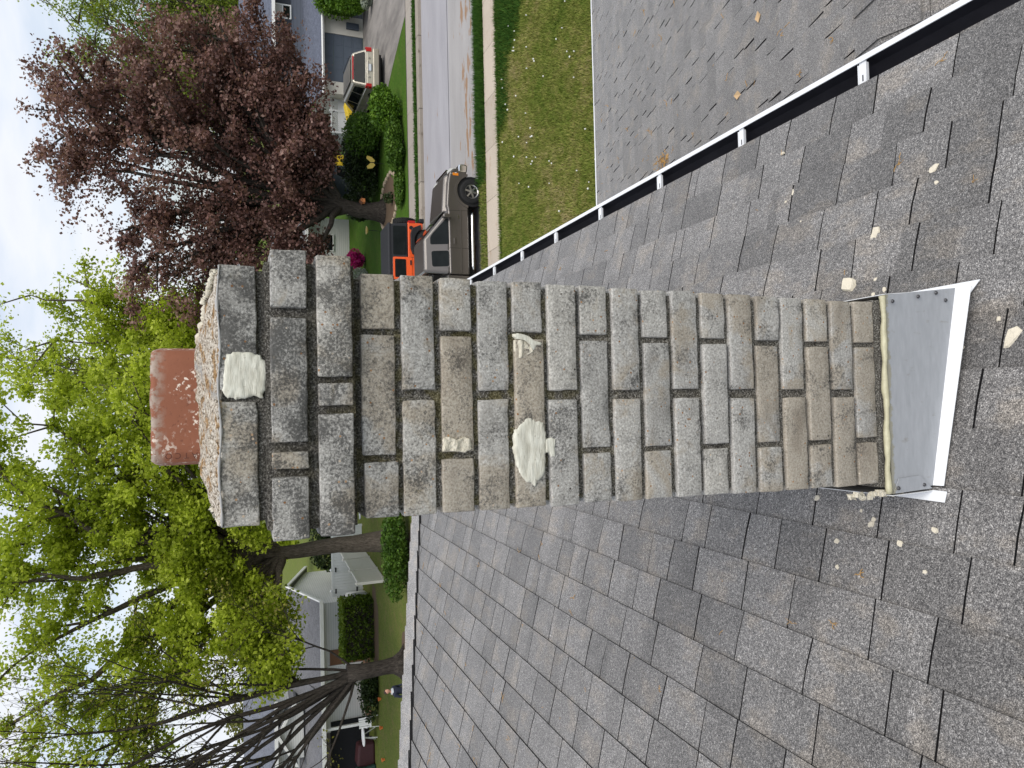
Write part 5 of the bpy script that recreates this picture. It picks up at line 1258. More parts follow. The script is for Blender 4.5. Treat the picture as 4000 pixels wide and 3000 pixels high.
M['leaf_arbor'] = m_leaf('bright_conifer_leaves', [(0.0, (0.028, 0.072, 0.007)), (0.5, (0.085, 0.175, 0.013)), (1.0, (0.165, 0.275, 0.026))], 0.25)
M['leaf_hedge'] = m_leaf('hedge_leaves', [(0.0, (0.03, 0.06, 0.006)), (0.5, (0.105, 0.165, 0.012)), (1.0, (0.20, 0.25, 0.025))], 0.25)
M['pink'] = m_leaf('pink_blossom', [(0.0, (0.35, 0.01, 0.13)), (0.6, (0.62, 0.02, 0.24)), (1.0, (0.75, 0.12, 0.36))], 0.3)
M['white_bloom'] = m_leaf('white_blossom', [(0.0, (0.13, 0.17, 0.10)), (0.5, (0.40, 0.43, 0.37)), (1.0, (0.65, 0.66, 0.60))], 0.25)
def leaves(name, C, size, mat, parent, org, tones, r_, droop=0.0, aspect=0.75, kind=None):
    """one folded four-point leaf per centre"""
    n = len(C); s = size*(0.45+1.1*r_.random(n))
    d = r_.normal(size=(n, 3)); d[:, 2] *= 0.7; d[:, 2] -= droop; d /= np.linalg.norm(d, axis=1, keepdims=True)
    e = r_.normal(size=(n, 3)); e -= d*(e*d).sum(1, keepdims=True); e /= np.linalg.norm(e, axis=1, keepdims=True)
    f = np.cross(d, e)
    V = np.empty((n, 4, 3)); h = (s*0.5)[:, None]; w = (s*0.5*aspect)[:, None]; k = (s*0.10)[:, None]
    V[:, 0] = C-d*h; V[:, 1] = C+e*w+f*k+d*h*0.15; V[:, 2] = C+d*h; V[:, 3] = C-e*w+f*k+d*h*0.15
    o = mesh(name, V.reshape(-1, 3), np.arange(4*n).reshape(n, 4), mat, parent, org, tone=tones, kind=kind)
    return o
def bez(p0, p1, p2, n): 
    t = np.linspace(0, 1, n)[:, None]; return (1-t)**2*p0+2*t*(1-t)*p1+t*t*p2
def tree(name, label, base, trunk, r0, lobes, nbr, ncl, nleaf, lsize, leafmat, bark, seed, clr=0.55, lift=0.45, group=None, flat=0.8, tonespread=0.5, subs=4, cat='tree', droop=0.15, extra_limbs=(), fork=None, twigs=True):
    """trunk: list of points; lobes: ellipsoids (cx,cy,cz,rx,ry,rz,weight); limbs grow from the trunk top to points in the lobes"""
    r_ = np.random.default_rng(seed); base = np.array(base, float); T = [np.array(p, float) for p in trunk]
    t = empty(name, base, 0, label, cat, group)
    tk = MB()
    nT = len(T); rad = [r0*(1.35 if i == 0 else 1-0.45*i/(nT-1)) for i in range(nT)]
    # smooth the trunk path
    path = [T[0]]; rr = [r0*1.5]
    for i in range(nT-1):
        for f in (0.12, 0.4, 0.7, 1.0): path.append(T[i]+(T[i+1]-T[i])*f); rr.append(rad[i]+(rad[i+1]-rad[i])*f if i else r0*(1.0+0.3*(1-f)**2)*(1-0.45/(nT-1)*f))
    path = [p+ (r_.normal(size=3)*r0*0.05 if 0 < i else 0) for i, p in enumerate(path)]
    tk.tube([tuple(p) for p in path], rr, 12)
    tk.build('trunk', bark, t, base, smooth=True)
    lw = np.array([l[6] for l in lobes], float); lw /= lw.sum()
    br = MB(); tips = []
    top = T[-1]
    forks = fork if fork is not None else [top]
    for b in range(nbr):
        l = lobes[r_.choice(len(lobes), p=lw)]
        d = r_.normal(size=3); d /= np.linalg.norm(d); rad_ = 0.35+0.55*r_.random()**0.7
        tgt = np.array(l[:3])+d*rad_*np.array(l[3:6])
        st = forks[r_.integers(len(forks))]*1.0 if r_.random() < 0.75 else path[-1-r_.integers(min(4, len(path)-1))]
        st = np.array(st)
        if np.linalg.norm(tgt-st) < 0.8: continue
        mid = st+(tgt-st)*0.45; mid[2] += lift*abs(tgt[2]-st[2])*0.35+0.12*np.linalg.norm(tgt-st)*r_.random(); mid[:2] += r_.normal(size=2)*0.06*np.linalg.norm(tgt-st)
        P = bez(st, mid, tgt, 9); P[1:-1] += r_.normal(size=(7, 3))*0.035*np.linalg.norm(tgt-st)/3
        rb = r0*(0.22+0.30*r_.random()); br.tube([tuple(p) for p in P], [rb*(1-0.86*i/8) for i in range(9)], 6, cap=False)
        for q in range(subs):
            k = r_.integers(3, 9); s0 = P[k]; dd = (P[min(k+1, 8)]-P[k-1]); dd /= np.linalg.norm(dd)
            e = r_.normal(size=3); e -= dd*e.dot(dd)*0.5; e /= np.linalg.norm(e); ln = (0.12+0.16*r_.random())*min(9.0, np.linalg.norm(tgt-st))
            e2 = s0+(dd*0.55+e*0.8)*ln; m2 = (s0+e2)/2+np.array([0, 0, 0.08*ln]); P2 = bez(s0, m2, e2, 5)
            if twigs: br.tube([tuple(p) for p in P2], [rb*0.34*(1-0.8*i/4) for i in range(5)], 4, cap=False)
            tips += [P2[2], P2[3], P2[4]]
        tips += [P[6], P[7], P[8]]
    for (a, m, e, ra) in extra_limbs:
        P = bez(np.array(a, float), np.array(m, float), np.array(e, float), 12); P[1:-1] += r_.normal(size=(10, 3))*0.08
        br.tube([tuple(p) for p in P], [ra*(1-0.75*i/11) for i in range(12)], 8, cap=False); tips += [P[9], P[10], P[11]]
    br.build('limbs', bark, t, base, smooth=True)
    if nleaf:
        tips = np.array(tips)
        # cluster centres: at the tips and inside the lobes near their skins
        nl = ncl-len(tips) if ncl > len(tips) else 0
        L = np.array([l[:6] for l in lobes]); pick = r_.choice(len(lobes), size=nl, p=lw)
        d = r_.normal(size=(nl, 3)); d /= np.linalg.norm(d, axis=1, keepdims=True); q = (0.45+0.58*r_.random(nl)**0.55)[:, None]
        CC = np.concatenate([tips, L[pick, :3]+d*q*L[pick, 3:6]]) if nl else tips
        wt = 0.4+1.2*r_.random(len(CC))**1.5; wt /= wt.sum()
        ci = r_.choice(len(CC), size=nleaf, p=wt); sp = clr*(0.5+0.9*r_.random(len(CC)))
        od = r_.normal(size=(nleaf, 3)); od /= np.linalg.norm(od, axis=1, keepdims=True); off = od*(2.0*r_.random(nleaf)**0.45)[:, None]*np.array([1, 1, flat])
        C = CC[ci]+off*sp[ci][:, None]*0.62
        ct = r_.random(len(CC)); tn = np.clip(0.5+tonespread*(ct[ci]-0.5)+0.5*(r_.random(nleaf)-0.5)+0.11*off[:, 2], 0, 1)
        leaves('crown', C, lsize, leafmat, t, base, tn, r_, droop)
    return t
# the red maple across the street
tree('red_maple', 'tall purple-leaved maple spreading beyond the orange vehicle', (9.78, 35.4, GZ), [(9.78, 35.4, GZ), (9.75, 35.35, 1.2), (9.95, 35.3, 2.3), (10.35, 35.3, 3.2)], 0.46,
     [(12.2, 35.2, 6.6, 4.4, 3.4, 2.8, 2.6), (11.6, 35.0, 11.4, 4.2, 3.4, 3.2, 3.0), (7.4, 35.0, 8.9, 3.6, 3.2, 3.4, 2.4), (15.6, 35.0, 5.4, 2.6, 2.2, 1.8, 1.6), (14.6, 35.2, 10.4, 2.8, 2.6, 3.2, 2.2), (8.2, 34.8, 4.6, 3.0, 2.4, 1.5, 1.2), (13.4, 33.8, 4.0, 2.2, 1.6, 1.3, 0.9), (11.4, 35.2, 13.4, 2.6, 2.2, 1.7, 1.0), (14.0, 35.2, 13.8, 1.2, 1.2, 1.7, 0.4), (5.9, 35.0, 7.0, 2.0, 2.0, 2.0, 0.8), (16.6, 35.2, 8.0, 1.8, 1.8, 2.2, 0.8)],
     60, 1500, 120000, 0.145, M['leaf_red'], M['bark_dark'], 5, 0.55, tonespread=0.6, subs=5,
     fork=[np.array((10.35, 35.3, 3.2)), np.array((9.95, 35.3, 2.3))],
     extra_limbs=[((9.8, 35.35, 1.6), (9.6, 35.5, 4.5), (6.8, 35.2, 9.5), 0.22), ((10.3, 35.3, 3.0), (11.4, 35.2, 6.0), (13.6, 35.0, 11.0), 0.24), ((10.2, 35.3, 3.0), (10.0, 35.2, 7.0), (10.6, 35.0, 12.5), 0.22), ((9.9, 35.3, 2.2), (8.9, 35.2, 5.0), (8.6, 35.0, 11.0), 0.18)])
# the bright green maple behind the chimney
tree('green_maple', 'large bright green maple with its thick trunk left of the chimney', (-6.75, 35.9, GZ), [(-6.75, 35.9, GZ), (-6.8, 35.9, 2.6), (-6.9, 35.85, 5.2), (-6.6, 35.8, 7.3)], 0.46,
     [(-3.6, 35.2, 10.2, 4.6, 3.8, 3.0, 2.6), (-8.5, 34.8, 12.4, 4.6, 3.8, 3.2, 2.4), (-2.0, 35.2, 14.6, 4.8, 3.6, 3.4, 2.6), (-9.6, 33.6, 8.3, 3.4, 2.4, 2.2, 1.7), (-6.2, 34.2, 16.6, 5.0, 3.6, 3.0, 2.2), (-4.4, 34.0, 7.6, 2.6, 2.0, 1.4, 0.8), (-10.6, 33.2, 5.9, 2.3, 1.6, 1.2, 0.9), (-13.2, 34.0, 13.0, 3.4, 2.8, 3.0, 1.4), (0.6, 35.2, 11.0, 2.8, 2.6, 2.4, 1.0)],
     46, 1250, 135000, 0.15, M['leaf_green'], M['bark'], 8, 0.56, tonespread=0.6, subs=5,
     fork=[np.array((-6.6, 35.8, 7.3)), np.array((-6.9, 35.85, 5.2))],
     extra_limbs=[((-6.85, 35.85, 5.6), (-7.6, 35.5, 8.5), (-9.4, 34.8, 11.8), 0.24), ((-6.7, 35.8, 6.6), (-4.5, 35.4, 8.6), (-1.6, 35.2, 11.0), 0.24), ((-6.7, 35.8, 6.9), (-6.3, 35.6, 11.0), (-4.2, 35.2, 15.5), 0.26), ((-6.9, 35.8, 6.2), (-10.0, 35.2, 10.2), (-12.6, 34.6, 16.0), 0.26)])
tree('green_maple', 'tall bright green maple with its crown top right of the clay flue', (3.8, 40.5, GZ), [(3.8, 40.5, GZ), (3.9, 40.5, 3.0), (3.7, 40.4, 6.0)], 0.36,
     [(3.6, 40.0, 9.4, 3.2, 2.8, 3.2, 2.0), (3.9, 40.2, 13.2, 3.2, 2.6, 2.6, 1.7), (1.6, 40.2, 11.2, 2.6, 2.4, 2.8, 1.0), (5.3, 40.2, 15.6, 1.8, 1.8, 2.0, 0.8)],
     40, 620, 38000, 0.165, M['leaf_green'], M['bark'], 12, 0.62, tonespread=0.55, subs=5)
# young pale maples behind the flue and at the top edge
tree('green_maple', 'loose pale green tree between the flue and the red maple', (6.2, 47.5, GZ), [(6.2, 47.5, GZ), (6.2, 47.4, 4.0)], 0.25, [(6.2, 47.2, 8.4, 2.6, 2.2, 3.4, 1.5), (5.0, 47.0, 6.2, 2.0, 1.8, 1.8, 0.7)], 22, 260, 11000, 0.17, M['leaf_green'], M['bark'], 14, 0.6)
tree('green_maple', 'green tree tip reaching in at the top edge over the flue', (2.4, 52.0, GZ), [(2.4, 52.0, GZ), (2.4, 52.0, 8.0)], 0.3, [(2.5, 52.0, 18.6, 2.4, 2.2, 3.2, 1.0), (-0.6, 52, 15.0, 3.4, 2.2, 3.0, 1.0)], 26, 240, 11000, 0.18, M['leaf_green'], M['bark'], 15, 0.6)
# willow-like yellow-green trees at the right
def weeping(name, label, base, H, lobes, nleaf, seed, mat='leaf_lime'):
    return tree(name, label, base, [base, (base[0]+0.3, base[1], H*0.30), (base[0]-0.2, base[1], H*0.45)], 0.42, lobes, 44, 620, nleaf, 0.15, M[mat], M['bark'], seed, 0.6, flat=1.3, droop=0.9, subs=7, tonespread=0.6)
weeping('willow_tree', 'tall yellow-green willow rising behind the red maple', (21.0, 55.0, GZ), 15, [(21.5, 54, 10.0, 4.0, 3, 4.0, 2), (23.5, 54, 14.8, 4.4, 3, 3.8, 2.2), (26.5, 54, 15.5, 3.4, 2.5, 3.6, 1.3), (26.0, 54, 9.5, 3.4, 2.5, 4.0, 1.6)], 42000, 21)
weeping('willow_tree', 'yellow-green tree above the slate-blue house roof', (27.5, 53.0, GZ), 12, [(27.0, 52.5, 8.0, 3.4, 2.4, 3.2, 1), (28.5, 52.5, 11.5, 3.2, 2.4, 3.0, 1)], 13000, 22)
tree('evergreen_tree', 'dark evergreen tree behind the slate-blue house', (23.5, 51.2, GZ), [(23.5, 51.2, GZ), (23.5, 51.2, 5)], 0.3, [(23.5, 51, 6.6, 2.6, 2.0, 1.8, 1.0), (24.2, 51, 8.2, 1.6, 1.5, 1.4, 0.5)], 20, 300, 12000, 0.2, M['leaf_dark'], M['bark_dark'], 23, 0.6)
# background mass of trees low on the horizon
bgspec = [(-30, 72, 9, 'leaf_olive'), (-22, 78, 10, 'leaf_olive'), (-14, 74, 8, 'leaf_green'), (-6, 70, 8.5, 'leaf_shrub'), (1, 66, 8, 'leaf_shrub'), (9, 68, 9, 'leaf_olive'), (16, 66, 10, 'leaf_shrub'), (36, 66, 11, 'leaf_lime'), (29, 70, 12, 'leaf_olive'), (-37, 68, 9, 'leaf_olive')]
pos_w = ['at the left edge beyond the far-left house', 'left of the bare tree', 'above the gabled house roof', 'behind the thick maple trunk', 'hidden behind the chimney', 'just right of the chimney crown', 'behind the red maple trunk', 'at the right edge beyond the blue house', 'above the blue house roof', 'furthest to the left']
for i, (bx_, by_, h, mt) in enumerate(bgspec):
    tree('background_tree', 'distant hazy tree '+pos_w[i], (bx_, by_, GZ), [(bx_, by_, GZ), (bx_, by_, h*0.35)], 0.28, [(bx_, by_, h*0.55, 3.6, 2.5, h*0.36, 1.0), (bx_+1.6, by_, h*0.72, 2.4, 2.0, h*0.24, 0.5)], 14, 170, 4200, 0.34, M[mt], M['bark'], 40+i, 0.9, group='distant trees behind the houses')
# ---- the bare multi-stemmed tree
def bare_tree():
    r_ = np.random.default_rng(77); base = np.array([-11.85, 32.6, GZ])
    t = empty('budding_tree', base, 0, 'nearly bare dark tree with many upswept stems left of the hedge', 'tree')
    tk = MB()
    P = [base+np.array(q) for q in ((0, 0, -0.05), (0.02, 0, 0.25), (-0.02, 0, 0.9), (-0.06, 0, 1.8), (-0.05, 0, 2.6))]
    tk.tube([tuple(p) for p in P], [0.62, 0.40, 0.33, 0.34, 0.40], 14)
    for a in np.linspace(0, 6.28, 7)[:-1]:
        e = base+np.array([math.cos(a)*0.95, math.sin(a)*0.8, -0.05]); tk.tube([tuple(base+np.array([math.cos(a)*0.2, math.sin(a)*0.2, 0.45])), tuple(base+np.array([math.cos(a)*0.5, math.sin(a)*0.45, 0.14])), tuple(e)], [0.2, 0.14, 0.05], 7)
    tk.build('trunk', M['bark_dark'], t, base, smooth=True)  # darker bark: the trunk's shade is put into its colour
    br = MB(); tips = []
    def grow(p, d, ln, rad, lev):
        n = 7; pts = [p]; q = p.copy(); dd = d.copy()
        for i in range(n):
            dd = dd+r_.normal(size=3)*0.075+np.array([0, 0, 0.035 if lev < 2 else 0.0]); dd /= np.linalg.norm(dd); q = q+dd*ln/n; pts.append(q.copy())
        br.tube([tuple(a) for a in pts], [rad*(1-0.72*i/n) for i in range(n+1)], 7 if lev == 0 else (5 if lev == 1 else 3), cap=False)
        if lev < 3:
            for k in range([5, 5, 4][lev]):
                i = r_.integers(2, n+1); e = r_.normal(size=3); e -= dd*e.dot(dd); e /= np.linalg.norm(e)
                nd = dd*0.8+e*(0.42+0.3*r_.random())+np.array([0, 0, 0.12]); nd /= np.linalg.norm(nd)
                grow(pts[i], nd, ln*(0.42+0.2*r_.random()), rad*(1-0.72*i/n)*0.62+0.004, lev+1)
        if lev >= 2: tips.extend([pts[-1], pts[-3], pts[-5]])
    fk = base+np.array([-0.05, 0, 2.3])
    # stems: direction to the left and right of the trunk, mostly upwards
    for ang, ln, rad in [(-0.78, 9.5, 0.11), (-0.66, 11.0, 0.12), (-0.57, 11.0, 0.10), (-0.48, 11.5, 0.12), (-0.40, 11.0, 0.10), (-0.32, 12.0, 0.13), (-0.25, 12.0, 0.11), (-0.17, 12.5, 0.13), (-0.10, 11.5, 0.10), (-0.03, 12.0, 0.13), (0.05, 11.0, 0.14), (0.11, 9.0, 0.10), (0.20, 7.0, 0.07), (0.75, 5.2, 0.055), (-1.05, 7.5, 0.08), (-0.90, 9, 0.10), (-1.25, 5.5, 0.07)]:
        d = np.array([math.sin(ang), (r_.random()-0.5)*0.35, math.cos(ang)]); d /= np.linalg.norm(d)
        grow(fk+np.array([math.sin(ang)*0.2, (r_.random()-0.5)*0.3, -0.3*r_.random()]), d, ln, rad, 0)
    br.build('limbs', M['bark_dark'], t, base, smooth=True)
    tips = np.array(tips); low = tips[tips[:, 2] < 9]; n = 9000
    C = tips[r_.integers(len(tips), size=n)]+r_.normal(size=(n, 3))*0.16
    leaves('buds', C, 0.10, M['leaf_bud'], t, base, r_.random(n), r_)
    return t
bare_tree()
# ---- shrubs
def shrub(name, label, c, rx, ry, h, n, size, mat, seed, lobes=7, stems=True, group=None, cat='shrub', z0=GZ, box_=False):
    r_ = np.random.default_rng(seed); base = np.array([c[0], c[1], z0]); t = empty(name, base, 0, label, cat, group)
    if box_:
        k = int(n); P = r_.random((k, 3))*np.array([2*rx, 2*ry, h])-np.array([rx, ry, 0]); ax = r_.integers(0, 3, k); sd = r_.random(k) < 0.5
        q = 1-0.12*r_.random(k)
        P[:, 0] = np.where(ax == 0, np.where(sd, rx, -rx)*q, P[:, 0]); P[:, 1] = np.where(ax == 1, np.where(sd, ry, -ry)*q, P[:, 1]); P[:, 2] = np.where(ax == 2, h*(1-0.08*r_.random(k)), P[:, 2])
        P += r_.normal(size=P.shape)*0.045; P[:, 2] = np.maximum(P[:, 2], 0.05)
        lump = vnoise(P+base, 2.2, seed); tn = np.clip(0.25+0.45*P[:, 2]/h*0.6+0.5*(lump-0.5)+0.45*(r_.random(k)-0.5), 0, 1)  # tone drops towards the foot: the hedge's lower shade painted into its leaves
        MB().box(base[0]-rx*0.86, base[0]+rx*0.86, base[1]-ry*0.82, base[1]+ry*0.82, z0, z0+h*0.9).build('inner_twigs', M['bark_dark'], t, base)
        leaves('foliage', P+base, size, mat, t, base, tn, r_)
        return t
    cs = []
    for i in range(lobes):
        a = r_.random()*6.28; k = 0.55*r_.random()**0.5; cs.append((c[0]+rx*k*math.cos(a), c[1]+ry*k*math.sin(a), z0+h*(0.32+0.3*r_.random()), rx*(0.42+0.22*r_.random()), ry*(0.42+0.22*r_.random()), h*(0.30+0.12*r_.random())))
    cs.append((c[0], c[1], z0+h*0.52, rx*0.8, ry*0.8, h*0.48)); cs = np.array(cs)
    pk = r_.integers(len(cs), size=n); d = r_.normal(size=(n, 3)); d /= np.linalg.norm(d, axis=1, keepdims=True); q = (0.80+0.25*r_.random(n))[:, None]
    P = cs[pk, :3]+d*q*cs[pk, 3:]; P = P[P[:, 2] > z0+0.02]
    lump = vnoise(P, 3.5, seed); tn = np.clip(0.5+0.75*(lump-0.5)+0.5*(r_.random(len(P))-0.5), 0, 1)
    if stems:
        sm = MB()
        for i in range(6):
            a = r_.random()*6.28; e = cs[r_.integers(len(cs)), :3]; sm.tube([tuple(base+np.array([0.12*rx*math.cos(a), 0.12*ry*math.sin(a), 0])), tuple((base+e)/2), tuple(e)], [0.045, 0.03, 0.012], 5)
        sm.build('stems', M['bark_dark'], t, base)
    leaves('foliage', P, size, mat, t, base, tn, r_)
    return t
shrub('clipped_hedge', 'long clipped box hedge in front of the gabled house', (-12.45, 41.0), 1.62, 0.75, 1.75, 9000, 0.12, M['leaf_hedge'], 1, cat='hedge', box_=True)
shrub('spreading_juniper', 'low dark green spreading hedge at the foot of the thick trunk, nearest the roof', (-6.2, 31.2), 2.5, 0.9, 1.25, 7500, 0.11, M['leaf_shrub'], 2, 9, cat='hedge')
shrub('rounded_conifer', 'bright green rounded conifer beside the garage at the upper edge', (22.6, 39.6), 0.95, 0.8, 3.0, 6500, 0.11, M['leaf_arbor'], 3, 9, cat='conifer')
shrub('rounded_conifer', 'smaller drooping conifer in front of the slate-blue garage wall', (22.0, 38.6), 0.55, 0.5, 1.75, 2600, 0.10, M['leaf_arbor'], 4, 6, cat='conifer')
shrub('variegated_hosta', 'low variegated plant at the driveway edge near the top', (21.75, 37.4), 0.5, 0.4, 0.62, 800, 0.16, M['white_bloom'], 5, 4, False, cat='plant')
shrub('leafy_bush', 'leafy light green bush between the driveway and the far pavement', (13.2, 31.3), 1.1, 0.85, 1.45, 5200, 0.11, M['leaf_arbor'], 6, 8, cat='bush')
shrub('leafy_bush', 'trailing green bush at the far pavement left of the driveway bush', (11.6, 30.75), 1.2, 0.7, 0.85, 4200, 0.10, M['leaf_shrub'], 7, 8, cat='bush')
shrub('leafy_bush', 'low green ground-cover mound beside the stone-edged bed', (9.9, 30.9), 1.2, 0.75, 0.40, 3000, 0.09, M['leaf_shrub'], 8, 6, False, cat='bush')
shrub('dark_evergreen_bush', 'wide dark evergreen bush behind the red maple trunk', (12.3, 37.0), 2.0, 1.3, 1.85, 8000, 0.13, M['leaf_dark'], 9, 10, cat='bush')
shrub('dark_evergreen_bush', 'dark evergreen bush with a lit top along the driveway edge', (14.0, 36.2), 1.3, 1.8, 1.9, 6500, 0.12, M['leaf_shrub'], 10, 9, cat='bush')
shrub('dark_evergreen_bush', 'small dark shrub right behind the maple trunk', (10.9, 38.6), 0.9, 0.8, 1.7, 3200, 0.12, M['leaf_dark'], 11, 6, cat='bush')
shrub('pink_azalea', 'vivid pink azalea in flower beyond the orange vehicle', (8.4, 41.0), 0.62, 0.5, 1.15, 1500, 0.12, M['pink'], 12, 5, cat='azalea')
shrub('white_flowering_shrub', 'small white-flowering shrub left of the pink azalea', (7.45, 40.5), 0.5, 0.4, 0.85, 900, 0.10, M['white_bloom'], 13, 5, cat='shrub')
shrub('dark_evergreen_bush', 'dark shrub in shade beside the white porch wall', (6.4, 41.8), 1.4, 0.8, 1.1, 2600, 0.12, M['leaf_dark'], 14, 7, cat='bush')
shrub('dark_evergreen_bush', 'dark low hedge beyond the lawn at the left behind the person', (-15.2, 39.6), 1.8, 0.7, 1.15, 3200, 0.13, M['leaf_dark'], 15, 8, cat='bush')
shrub('dark_evergreen_bush', 'tiny dark plant in the stone-edged bed', (9.85, 33.2), 0.28, 0.28, 0.5, 500, 0.08, M['leaf_dark'], 16, 3, False, cat='plant')

shrub('dark_evergreen_bush', 'tall dark evergreen filling the gap behind the white gate', (-8.7, 46.4), 2.0, 1.2, 3.0, 5200, 0.16, M['leaf_dark'], 17, 9, cat='bush')

# ================================================================ small things
M['chip'] = plain('cream_mortar_chip', (0.66, 0.60, 0.48), 0.9, var=0.15, scale=60, bump=0.6, bscale=150)
M['catkin'] = plain('dried_tan_blossom', (0.42, 0.25, 0.085), 0.9, var=0.35, scale=40)
def on_roof(x, y, h=0.0): return Vector((x, y, zr(x)+0.0085+h))
RN = Vector((ST, 0, CT))
def chip(x, y, size, seed, label, thick=0.35, group='cream mortar chips lying on the roof', asp=1.0):
    r_ = np.random.default_rng(seed); n = r_.integers(6, 9); a = np.sort(r_.random(n)*6.28)
    a = np.linspace(0, 6.28, n, endpoint=False)+(r_.random(n)-0.5)*0.5
    rr = size*0.5*(0.65+0.6*r_.random(n)); P = np.c_[rr*np.cos(a)*asp, rr*np.sin(a)]
    rot = r_.random()*6.28; c, s_ = math.cos(rot), math.sin(rot); P = P@np.array([[c, -s_], [s_, c]])
    h = size*thick*0.7
    V = [(p[0], p[1], 0) for p in P]+[(p[0]*0.86, p[1]*0.86, h*(0.7+0.5*r_.random())) for p in P]
    F = [tuple(range(n))[::-1], tuple(range(n, 2*n))]+[(i, (i+1) % n, (i+1) % n+n, i+n) for i in range(n)]
    o = mesh('mortar_chip', V, F, M['chip']); o.location = on_roof(x, y)-RN*0.0008; o.rotation_euler = (0, TH, 0)
    return tag(o, label, 'mortar chip', group)
S_ = 'small cream mortar chip on the shingles'
big = [(0.321, 1.554, 0.047, 'largest cream mortar block, cracked, right beside the chimney foot', 0.42), (0.602, 1.347, 0.032, 'flat pale chip far out on the shingles right of the flashing', 0.14),
       (0.122, 1.057, 0.034, 'long pale chip lying in front of the flashing', 0.2), (0.706, 1.906, 0.033, 'pale leaf-shaped chip on the shingles toward the gutter', 0.12), (0.462, 1.499, 0.030, 'narrow cream chip near a shingle joint right of the chimney', 0.25)]
for i, (x, y, s_, lab, th_) in enumerate(big): chip(x, y, s_, 100+i, lab, th_, asp=1.5 if i in (2, 3, 4) else 1.0)
for i, (x, y) in enumerate([(0.671, 1.916), (0.577, 1.818), (0.558, 1.327), (0.873, 1.992), (0.32, 1.465), (0.285, 1.427), (0.277, 1.462), (0.207, 1.196), (0.164, 1.095), (0.106, 1.173), (-0.279, 1.512), (-0.293, 1.363), (-0.308, 1.322), (-0.321, 1.325), (-0.376, 1.417), (-0.438, 1.401), (-0.353, 1.236), (-0.401, 1.161), (-0.309, 1.157)]):
    chip(x, y, rnd.choice([0.010, 0.013, 0.016, 0.018]), 200+i, S_+(', left of the chimney' if x < -0.25 else (', far right toward the gutter' if x > 0.5 else ', close by the flashing on the right')), 0.35)
# dried catkins: a few mesh shapes, scattered
cat_me = []
for i in range(7):
    r_ = np.random.default_rng(300+i); mb = MB()
    for q in range(r_.integers(1, 4)):
        p = np.array([r_.normal()*0.006, r_.normal()*0.006, 0.002]); d = r_.random()*6.28; pts = [p]
        for k in range(5): d += r_.normal()*0.55; p = p+np.array([math.cos(d)*0.007, math.sin(d)*0.007, r_.normal()*0.0008]); p[2] = max(p[2], 0.0012); pts.append(p)
        mb.tube([tuple(a) for a in pts], [0.0011, 0.0013, 0.0010, 0.0014, 0.0011, 0.0008], 4)
    me = bpy.data.meshes.new('catkin'); me.from_pydata(mb.V, [], mb.F); me.materials.append(M['catkin']); cat_me.append(me)
def catkin(loc, rot, sc, label, group):
    o = bpy.data.objects.new('fallen_catkin', rnd.choice(cat_me)); COL.objects.link(o); o.location = loc; o.rotation_euler = rot; o.scale = (sc, sc, sc)
    return tag(o, label, 'catkin', group)
n = 0
while n < 75:
    y = 1.2+4.2*rnd.random()**0.75; x = rnd.uniform(-0.62*y-0.25, 0.95)
    if y > hipY(x)-0.2 or (abs(x/y) < 0.2 and y > 1.1) : continue
    if x > 0 and rnd.random() < 0.35: continue
    catkin(on_roof(x, y, 0.0), (0, TH, rnd.random()*6.28), rnd.uniform(0.55, 0.95), 'dried tan catkin lying on the grey shingles of the main roof', 'catkins on the main roof'); n += 1
n = 0
while n < 52:
    y = rnd.uniform(2.3, 7.0); x = rnd.uniform(1.15, 0.62*y+0.6)
    if (x-0.9)/(y) < 0.12: continue
    catkin(Vector(low(y, x, 0.0085)), (-T2, 0, rnd.random()*6.28), rnd.uniform(0.9, 1.7), 'dried tan catkin lying on the lower roof beyond the gutter', 'catkins on the lower roof'); n += 1
# the clump of blossom caught by the gutter, and three leaves
r_ = np.random.default_rng(5); mb = MB(); c = np.array(low(4.64, 1.86, 0.01))
for i in range(60):
    p = c+np.array([r_.normal()*0.028, r_.normal()*0.06, abs(r_.normal())*0.008]); d = r_.random()*6.28
    mb.tube([tuple(p), tuple(p+np.array([math.cos(d)*0.018, math.sin(d)*0.018, 0.004])), tuple(p+np.array([math.cos(d+0.6)*0.034, math.sin(d+0.6)*0.034, 0.0]))], 0.0028, 4)
tag(mb.build('blossom_clump', M['catkin'], None, c), 'clump of brown dried blossom on the lower roof by the gutter', 'blossom clump')
for i, (x, y, lab) in enumerate(((2.04, 3.0, 'curled tan leaf on the lower roof, nearer the top edge'), (1.75, 3.29, 'curled tan leaf on the lower roof, nearer the gutter'))):
    s_ = 0.03; V = [(-s_, 0, 0.004), (0, -s_*0.8, 0.002), (s_*1.1, 0, 0.006), (0, s_*0.8, 0.012), (0, 0, 0.0)]
    o = mesh('dead_leaf', V+[(a, b, c_-0.002) for a, b, c_ in V], [(0, 1, 4), (1, 2, 4), (2, 3, 4), (3, 0, 4), (5, 9, 6), (6, 9, 7), (7, 9, 8), (8, 9, 5), (0, 5, 6, 1), (1, 6, 7, 2), (2, 7, 8, 3), (3, 8, 5, 0)], plain('tan_leaf', (0.52, 0.36, 0.20), 0.8)); o.location = low(y, x, 0.010); o.rotation_euler = (-T2, 0, i*1.3)
    tag(o, lab, 'leaf')
